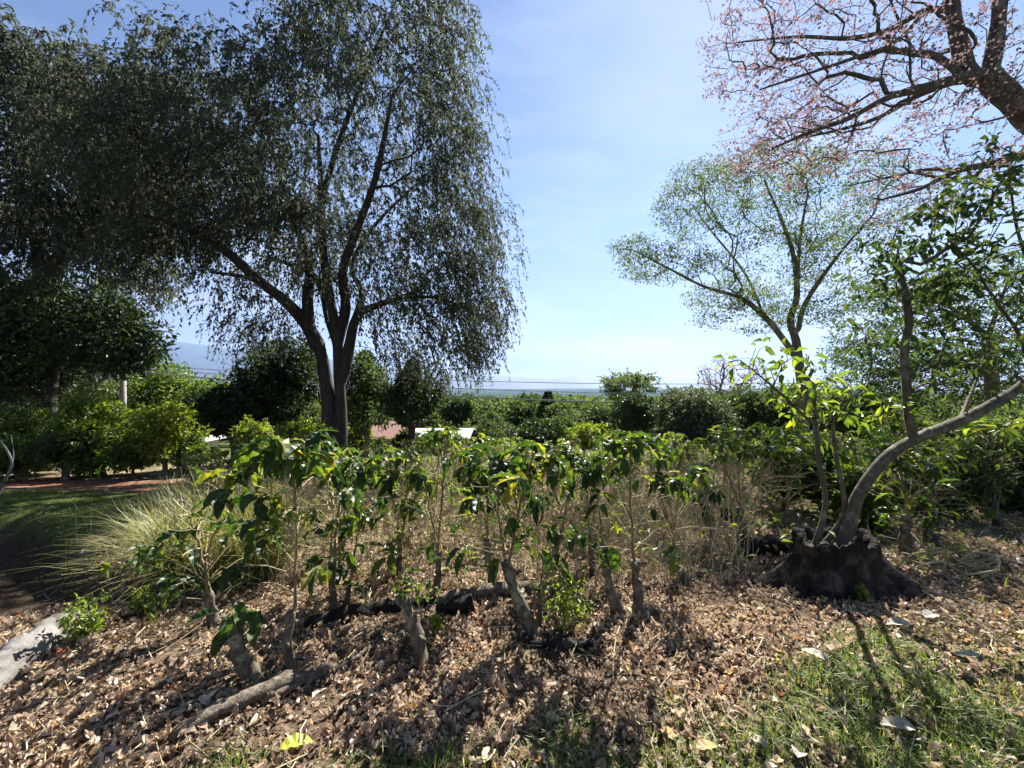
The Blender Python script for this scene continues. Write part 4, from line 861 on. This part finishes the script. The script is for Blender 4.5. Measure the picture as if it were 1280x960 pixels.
def weed(label, u, v, h, n, name='weed'):
    b = G(u, v); root = thing(name, label, 'weed', b); mw, ml = MB(), MB(); a = rng.random(n) * 6.28; e = b + np.stack([np.cos(a) * h * .55 * rng.random(n), np.sin(a) * h * .55 * rng.random(n), h * rng.uniform(.4, 1, n)], 1)
    segments(mw, np.tile(b, (n, 1)), e, .003, .0015, .4); spray(ml, np.vstack([e, b + (e - b) * .6]), h * .16, 9, .032, leaf_mid(.5, .1, .2), (.2, 1)); mw.build('stem', M['stalk'], root, origin=b); ml.build('foliage', M['bright'], root, origin=b)
weed('small bright green weed growing over the pale log', 105, 800, .22, 22)
weed('pale green weed under the grass clump beside the thin coffee shoot', 175, 768, .16, 16)
weed('low green weed at the foot of the small fresh leaved stump', 545, 792, .10, 8)
weed('slender leaved weed at the foot of the stout leaning stump', 705, 790, .34, 20)
weed('low weed in front of the bark of the great stump', 1075, 752, .10, 12)
# ------------------------------------------------------------------ shrubs, trees and houses beyond the coffee
def bush(name, label, u, v, Y, ru, rv, dep, n, leaf, mat, cat='bush', group=None, stems=5, clump=.34, lumps=26, tmpl=None, bark='bark_grey', tint=(0, 1), hang=.25, r_root=.05, shell=.75, stray=46):
    """clumped shrub or low tree: lumps of leaves on the surface and inside an ellipsoid, carried by forking stems from the ground"""
    c = P(u, v, Y); rad = np.array([ru / F * Y, dep, rv / F * Y]); b = ground(c[0], Y); root = thing(name, label, cat, b, group); mw, ml = MB(), MB()
    d = rdir(lumps); k = c + d * rad * (rng.random((lumps, 1)) ** .4) * (1 - clump * .6); k[:, 2] = np.maximum(k[:, 2], b[2] + .15)
    mid = c.copy(); mid[2] = b[2] + max(.15, (c[2] - b[2]) * .45)
    wood(mw, grow([([b - [0, 0, .05], b * .5 + mid * .5 + rng.normal(size=3) * .05, mid], [r_root, r_root * .85, r_root * .7])], k, step=max(.12, rad[2] * .22), bf=.15, wob=.12, r_tip=max(.004, r_root * .12), r_root=r_root))
    m = n // lumps; w = np.repeat(k, m, 0); ws = np.repeat(rng.uniform(.6, 1.25, lumps), m); cl = np.repeat(rng.random(lumps), m)
    o = rdir(len(w)); rr = (1 - shell) * rng.random(len(w)) + shell * rng.random(len(w)) ** .3
    p = w + o * (rr * ws * clump)[:, None] * rad; keep = p[:, 2] > gz(p[:, 0], p[:, 1]) + .04; p, o, cl = p[keep], o[keep], cl[keep]
    dd = nrm(o + rdir(len(p)) * .8 + [0, 0, -hang]); leaves(ml, tmpl or leaf_quad(.48, .1), p, dd, leaf * rng.uniform(.6, 1.3, len(p)), np.clip(tint[0] + (tint[1] - tint[0]) * (.6 * rng.random(len(p)) + .4 * cl), 0, 1), up=o + [0, 0, .6], roll=.9)
    ns = stray; kk = k[rng.integers(0, lumps, ns)]; sd = nrm((kk - c) / rad + rdir(ns) * .35 + [0, 0, .45]); sl = rng.uniform(.25, .62, ns)   # stray shoots break the outline
    tip = kk + sd * rad * (clump + sl * .5)[:, None]; segments(mw, kk, tip, max(.004, leaf * .04), max(.002, leaf * .02), .5); f = rng.random((ns, 9)) ** .6
    sp = (kk[:, None] + (tip - kk)[:, None] * f[..., None]).reshape(-1, 3); leaves(ml, tmpl or leaf_quad(.48, .1), sp, np.repeat(sd, 9, 0) + rdir(len(sp)) * .9, leaf * rng.uniform(.6, 1.2, len(sp)), rng.uniform(tint[0], tint[1], len(sp)), roll=1)
    finish(root, mw, M[bark], ml, M[mat], b); return root
B = bush
g1 = 'shrubs along the red soil path'
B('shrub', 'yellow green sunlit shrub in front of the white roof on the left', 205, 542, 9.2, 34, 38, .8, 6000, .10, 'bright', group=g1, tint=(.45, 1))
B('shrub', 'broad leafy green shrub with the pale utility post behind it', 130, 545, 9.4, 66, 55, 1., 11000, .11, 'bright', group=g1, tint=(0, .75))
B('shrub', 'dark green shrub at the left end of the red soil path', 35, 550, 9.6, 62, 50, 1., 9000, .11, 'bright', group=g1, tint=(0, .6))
B('shrub', 'small twiggy green shrub in the gap under the dense low broadleaf tree', 85, 562, 8.8, 34, 30, .6, 3600, .09, 'mid', group=g1)
B('shrub', 'pale feathery shrub on the left edge behind the lawn', -10, 510, 12, 46, 62, 1.2, 7000, .12, 'grey', group=g1)
g2 = 'trees beyond the left lawn'
B('rounded_tree', 'sunlit green rounded tree rising between the utility post and the weeping tree', 215, 500, 19, 66, 54, 3, 12000, .20, 'bright', 'tree', g2, r_root=.14, tint=(0, .6), lumps=44)
B('rounded_tree', 'pale green rounded tree sloping down towards the weeping tree', 270, 515, 22, 50, 40, 3, 8000, .22, 'light', 'tree', g2, r_root=.14)
B('rounded_tree', 'greyish green far tree behind the utility post', 140, 490, 25, 60, 40, 3, 7000, .25, 'mid', 'tree', g2, r_root=.15)
B('thicket_bush', 'black green thicket bush left of the trunks of the weeping tree', 345, 478, 13, 62, 62, 1.8, 13000, .15, 'dark', r_root=.12, lumps=40, bark='bark_dark')
B('thicket_bush', 'low dark bush spreading in front of the black green thicket', 290, 510, 12, 45, 34, 1.2, 7000, .14, 'dark', r_root=.08, bark='bark_dark')
B('thicket_bush', 'small sunlit bush at the foot of the weeping tree, left of its trunks', 372, 545, 9.4, 26, 18, .6, 2600, .09, 'bright', r_root=.03)
B('thicket_bush', 'small yellow green bush below the black green thicket', 318, 545, 9.8, 30, 20, .6, 2600, .09, 'bright', r_root=.03, tint=(.3, 1))
B('thicket_bush', 'olive green bush behind the weeping tree, right of its trunks', 458, 490, 15, 36, 56, 1.6, 8500, .15, 'mid', r_root=.10)
B('drooping_tree', 'dark drooping small tree right of the weeping tree trunks, above the red roof', 515, 492, 13, 42, 46, 1.4, 9000, .15, 'dark', 'tree', r_root=.12, hang=.8, bark='bark_dark')
B('clipped_tree', 'dense round clipped dark green tree standing behind the coffee rows', 795, 516, 15, 33, 29, 1.0, 17000, .085, 'topiary', 'tree', r_root=.11, lumps=60, clump=.26, shell=.9, stray=2)
B('wispy_tree', 'pale wispy tree top rising above the round clipped tree', 784, 481, 34, 40, 20, 2.8, 3600, .26, 'light', 'tree', r_root=.14, lumps=46, clump=.2)
B('hedge_tree', 'low silvery green tree right of the round clipped tree', 868, 515, 13, 46, 38, 1.6, 9500, .13, 'grey', 'tree', r_root=.10, lumps=40)
B('hedge_tree', 'dark green bushy tree in front of the bare pink twigged tree', 925, 515, 14, 48, 34, 1.6, 9000, .13, 'mid', 'tree', r_root=.10, lumps=40)
B('hedge_tree', 'leafy green tree behind the trunk of the airy tree', 990, 512, 13.5, 48, 32, 1.5, 8000, .13, 'mid', 'tree', r_root=.10, lumps=36)
B('hedge_tree', 'dense green bushy tree between the airy tree and the curved tree', 1065, 520, 11, 50, 40, 1.5, 8000, .13, 'mid', 'tree', r_root=.10, lumps=36)
g3 = 'dark bushes at the right edge'
B('edge_bush', 'tall dark bush on the right edge behind the curved trunk', 1240, 560, 7.5, 75, 70, 1.2, 9000, .11, 'mid', group=g3, r_root=.06, lumps=40, tmpl=leaf_mid(.42))
B('edge_bush', 'dark green bush below the bend of the curved trunk', 1150, 560, 8, 55, 50, 1., 7000, .11, 'mid', group=g3, r_root=.05, lumps=34, tmpl=leaf_mid(.42))
B('edge_bush', 'shadowed low bush in the right edge of the clearing', 1290, 615, 5.6, 50, 50, .7, 4200, .10, 'dark', group=g3, r_root=.04, tmpl=leaf_mid(.42))
for lb, u, v, Y, ru, rv, n, mt, ti in (('twiggy green shrub right behind the great stump', 1075, 612, 4.6, 42, 48, 3400, 'bright', (0, .6)), ('leafy shrub between the mossy trunked coffee plant and the right edge', 1195, 605, 4.9, 48, 55, 4600, 'mid', (0, 1)), ('bushy dark green shrub at the far right of the clearing', 1262, 590, 5.4, 46, 62, 4600, 'mid', (0, 1)),
    ('light green loose shrub above the black log', 985, 590, 5.6, 46, 42, 3200, 'bright', (0, .55)), ('green shrub in the shade between the black log and the great stump', 1032, 600, 5.2, 34, 44, 3000, 'mid', (.2, 1)), ('pale leaved shrub in front of the tall dark bush at the right edge', 1140, 590, 6., 44, 48, 3800, 'bright', (0, .6))):
    B('understorey_shrub', lb, u, v, Y, ru, rv, ru / F * Y, n, .085, mt, 'shrub', 'shrubs behind the great stump', stems=6, r_root=.022, tmpl=leaf_mid(.42), clump=.42, lumps=30, shell=.4, tint=ti)
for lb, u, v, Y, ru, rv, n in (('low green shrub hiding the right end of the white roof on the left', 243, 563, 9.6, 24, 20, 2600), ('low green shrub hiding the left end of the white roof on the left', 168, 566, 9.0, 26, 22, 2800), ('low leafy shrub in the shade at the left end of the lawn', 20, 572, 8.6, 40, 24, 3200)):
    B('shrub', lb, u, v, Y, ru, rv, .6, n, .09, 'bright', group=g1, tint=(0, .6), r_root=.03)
g4 = 'trees down the slope in the gap'
for nm, lb, u, v, Y, ru, rv, n, lf, mt in (
    ('slope_tree', 'round green tree below the power cables, left of the conifer', 655, 522, 30, 22, 20, 5000, .22, 'topiary'), ('slope_tree', 'dark tree at the right end of the gap beside the round clipped tree', 752, 526, 26, 18, 15, 3600, .2, 'dark'),
    ('slope_tree', 'dark round tree at the left end of the gap, beside the drooping tree', 572, 514, 27, 22, 18, 4200, .22, 'topiary'), ('slope_tree', 'flat topped green tree far down the slope left of the round green tree', 617, 507, 60, 22, 9, 2600, .4, 'mid'),
    ('slope_tree', 'bushy mid green tree rising behind the round green tree', 655, 505, 48, 16, 13, 3000, .35, 'mid'), ('slope_tree', 'yellowish green tree right of the conifer', 722, 519, 36, 22, 14, 4200, .25, 'light'), ('slope_tree', 'low dark tree under the conifer', 700, 535, 24, 28, 16, 4200, .2, 'mid'), ('slope_tree', 'broad green tree under the power cables at the middle of the gap', 615, 530, 26, 28, 16, 4200, .2, 'mid')):
    B(nm, lb, u, v, Y, ru, rv, ru / F * Y, n, lf, mt, 'tree', g4, r_root=.16)
for nm, lb, u, v, Y, ru, rv, mt in (('slope_bush', 'low dark bush behind the pale metal roof', 605, 540, 20, 30, 17, 'mid'), ('slope_bush', 'rounded bush in front of the conifer, below the power cables', 672, 543, 16, 40, 18, 'topiary'), ('slope_bush', 'bright low bush left of the round clipped tree', 728, 544, 16, 34, 18, 'bright'), ('slope_bush', 'grey green low bush before the silvery tree', 850, 545, 12.5, 40, 22, 'grey'), ('slope_bush', 'leafy bush half covering the coral red roof', 446, 546, 16, 20, 18, 'bright'), ('slope_bush', 'low leafy bush between the two roofs', 512, 552, 15, 20, 12, 'mid')):
    B(nm, lb, u, v, Y, ru, rv, ru / F * Y, 4600, .15, mt, 'bush', 'low bushes behind the coffee rows', r_root=.05)
def conifer(label, u, vt, Y, w, dark='topiary'):
    t = P(u, vt, Y); b = ground(t[0], Y); root = thing('conifer_tree', label, 'tree', b); mw, ml = MB(), MB(); h = t[2] - b[2]
    tube(mw, [b, (b + t) / 2, t], [.16, .1, .02], 8)
    n = 5200; f = rng.random(n) ** .75; lay = (np.floor(f * 13) + rng.random(n) * .55) / 13; R = w * (1 - lay) * (.55 + .45 * rng.random(n)); a = rng.random(n) * 6.28 + .3 * np.sin(lay * 20)
    p = b + np.stack([R * np.cos(a), R * np.sin(a), h * (.12 + .88 * lay) - .12 * R], 1); d = np.stack([np.cos(a), np.sin(a), np.full(n, -.3)], 1) + rdir(n) * .5; leaves(ml, leaf_quad(.35), p, d, .26 * rng.uniform(.6, 1.2, n), rng.random(n) * .8, roll=1)
    finish(root, mw, M['bark_dark'], ml, M[dark], b)
conifer('dark pointed conifer in the middle of the gap behind the power cables', 685, 487, 30, 1.7)
conifer('tiny slim conifer on the valley edge right of the dark pointed conifer', 713, 492, 60, 1.1)
def bare_tree(label, u, v, Y, ru, rv, n, trunk_v):
    c = P(u, v, Y); b = ground(c[0], Y); root = thing('bare_tree', label, 'tree', b); mw, ml = MB(), MB(); tips = blob(c, (ru / F * Y, 1.6, rv / F * Y), n, .6)
    wood(mw, grow([([b, P(u, trunk_v, Y)], [.1, .07])], tips, step=.25, bf=.3, wob=.2, r_tip=.009, r_root=.1)); spray(ml, tips, .2, 4, .09, leaf_quad(.6), (0, .9)); finish(root, mw, M['bark_pink'], ml, M['petal'], b)
bare_tree('bare twigged tree with a few pink blossoms rising behind the dark bushy tree', 912, 470, 17, 36, 26, 260, 505)

def far_wood():
    """the wooded slope and valley floor: one mass of crowns"""
    mb = MB()
    for _ in range(2000):
        y = 28 * (60 ** rng.random()); x = rng.uniform(-1.25, 1.25) * y; z = float(gz(x, y)); h = rng.uniform(2.6, 5.6) * 1.4 if y > 150 else max(1.6, 1.5 - rng.uniform(8, 34) / F * y - z); R = min(h, 5) * rng.uniform(.45, .8); n = 70 if y > 200 else 170 if y > 80 else 520
        d = rdir(n); d[:, 2] = np.abs(d[:, 2]) * 1.1 - .25; p = np.array([x, y, z + h * .45]) + d * np.array([R, R, h * .5]) * rng.uniform(.75, 1, (n, 1))
        s = R * (.17 if y < 80 else .32 if y < 200 else .5); leaves(mb, leaf_quad(.8, .1), p, d + rdir(n) * .7, s * rng.uniform(.6, 1.2, n), np.clip(rng.random() * .6 + rng.random(n) * .4, 0, 1), up=d + [0, 0, .5], roll=.8, mat=int(rng.random() < .5))
    tag(mb.build('valley_woods', [M['mid'], M['light']]), kind='stuff')
far_wood()

# saplings and thin stems on the left
def sapling(label, u, v, tops, seed_r=.018, leafn=0):
    b = G(u, v); root = thing('bare_sapling', label, 'sapling', b, 'bare saplings on the left lawn'); mw, ml = MB(), MB(); Y = b[1]
    tips = np.array([P(a, c, Y + rng.normal() * .3) for a, c in tops]); wood(mw, grow([([b, b * .5 + P(u - 4, (v + tops[0][1]) / 2, Y) * .5], [seed_r, seed_r * .8])], tips, step=.1, bf=.1, wob=.2, r_tip=.006, r_root=seed_r))
    if leafn: spray(ml, tips, .16, leafn, .09, leaf_mid(), (0, 1))
    finish(root, mw, M['bark_smooth'], ml, M['bright'], b)
sapling('slender bare sapling with forked pale branches on the lawn before the red soil path', 80, 598, [(30, 510), (45, 535), (95, 515), (70, 500), (110, 520), (60, 520)], .03, 3)
sapling('small forked bare sapling between the slender one and the grass clump', 118, 590, [(95, 535), (110, 520), (140, 540), (125, 510)], .026, 3)
sapling('low spreading bare sapling before the white roof', 190, 578, [(160, 540), (175, 535), (205, 530), (220, 540), (235, 528)], .035, 2)
b = G(-14, 650); root = thing('dead_sapling', 'white crooked dead stem bending in from the left edge', 'sapling', b); mw = MB()
l = smooth_line([b, P(0, 612, b[1]), P(12, 588, b[1]), P(14, 575, b[1]), P(4, 556, b[1]), P(-12, 540, b[1])], .05); tube(mw, l, np.linspace(.022, .010, len(l)), 7, .5, lump=.06); l = smooth_line([P(12, 588, b[1]), P(17, 570, b[1] + .1), P(14, 545, b[1] + .15)], .05); tube(mw, l, np.linspace(.008, .004, len(l)), 5); mw.build('stem', M['pale_log'], root, smooth=True, origin=b)
ml = MB(); leaf_rosette(ml, P(-4, 545, b[1]), 4, (.13, .18), .04); ml.build('foliage', M['coffee'], root, origin=b)

# ------------------------------------------------------------------ houses, post, cables
def box(mb, c, s, mat=0):
    c = np.array(c); s = np.array(s) / 2; v = np.array([(a, b_, d) for d in (-1, 1) for b_ in (-1, 1) for a in (-1, 1)]) * s + c
    mb.add(v, [(0, 2, 3, 1), (4, 5, 7, 6), (0, 1, 5, 4), (2, 6, 7, 3), (0, 4, 6, 2), (1, 3, 7, 5)], .5, mat)
def house(name, label, u, v_ridge, v_eave, Y, w, d, roofmat, rot=0.):
    rz = P(u, v_ridge, Y)[2]; ez = P(u, v_eave, Y - d / 2)[2]; x = (u - 640) / F * Y; gzv = min(float(gz(x, Y)), ez - 2.2)
    o = np.array([x, Y, gzv]); root = thing(name, label, 'house', o); root.rotation_euler = (0, 0, rot); h = ez - gzv; rh = rz - gzv
    mb = MB(); box(mb, (0, 0, h / 2), (w, d, h)); mb.add([(-w / 2, -d / 2, h), (-w / 2, d / 2, h), (-w / 2, 0, rh - .08), (w / 2, -d / 2, h), (w / 2, d / 2, h), (w / 2, 0, rh - .08)], [(0, 1, 2, 2), (3, 5, 4, 4)]); mb.build('wall', M['wall'], root)
    mb = MB(); e = .35; t = .07; k = (rh - h) / (d / 2)
    for s in (-1, 1):
        a = [(-w / 2 - e, s * (d / 2 + e), h - k * e), (w / 2 + e, s * (d / 2 + e), h - k * e), (w / 2 + e, 0, rh), (-w / 2 - e, 0, rh)]; v = a + [(p[0], p[1], p[2] + t) for p in a]; mb.add(v, [(0, 1, 2, 3), (7, 6, 5, 4), (0, 4, 5, 1), (1, 5, 6, 2), (2, 6, 7, 3), (3, 7, 4, 0)])
    mb.build('roof', M[roofmat], root)
    for xx in (-w / 4, w / 4):
        mb = MB(); box(mb, (xx, -d / 2 - .01, h * .55), (1.1, .05, 1.)); f = mb.build('window', M['tin'], root); mb = MB(); box(mb, (xx, -d / 2 - .04, h * .55), (.95, .02, .85)); mb.build('pane', M['glass'], f)
    mb = MB(); box(mb, (0, -d / 2 - .015, 1.), (.9, .05, 2.)); mb.build('door', M['stalk'], root)
house('red_roof_house', 'small house with a coral red roof glimpsed behind the weeping tree and the coffee', 478, 527, 546, 26, 2.9, 3.4, 'red_roof')
house('white_roof_house', 'house with a pale metal roof just showing over the coffee, right of the red roof', 556, 537, 547, 18, 2.0, 2.6, 'tin_roof')
house('white_roof_house', 'low house with a white metal roof behind the yellow green shrub on the left', 205, 553, 559, 15, 2.4, 2.4, 'tin_roof')
b = ground((153 - 640) / F * 16, 16); root = thing('utility_post', 'slim pale concrete utility post among the shrubs on the left', 'utility post', b); mb = MB(); t = P(154, 452, 16); tube(mb, [b, (b + t) / 2, t], [.13, .115, .10], 10, cap=True); mb.build('post', M['concrete'], root, smooth=True, origin=b); mb = MB(); box(mb, t - b - [0, 0, .3], (1.1, .09, .09)); mb.build('crossarm', M['log'], root)
for i, (u, nm) in enumerate(((1330, 'utility post hidden behind the bushes on the right that carries the cables'),)):
    b = ground((u - 640) / F * 17, 17); root = thing('utility_post', 'concrete utility post behind the trees right of the airy tree', 'utility post', b); mb = MB(); t = np.array([b[0], 17, 2.2]); tube(mb, [b, (b + t) / 2, t], [.13, .115, .10], 10, cap=True); mb.build('post', M['concrete'], root, smooth=True, origin=b); E = t
S = P(154, 452, 16)
for lab, z0, z1, r, sag in (('thick pale overhead cable crossing the gap, lowest of the three', -.35, -1.3, .035, 1.55), ('thin overhead cable crossing the gap just above the thick one', -.2, -.75, .016, 1.45), ('topmost thin overhead cable crossing the gap', -.1, -.3, .014, 1.2)):
    a = S + [0, 0, z0]; e = E + [0, 0, z1]; t = np.linspace(0, 1, 40)[:, None]; l = a + (e - a) * t - np.array([0, 0, 1.]) * sag * 4 * t * (1 - t) * .5; mb = MB(); tube(mb, l, r, 6); tag(mb.build('overhead_cable', M['cable'], origin=a), lab, 'cable', 'overhead cables')
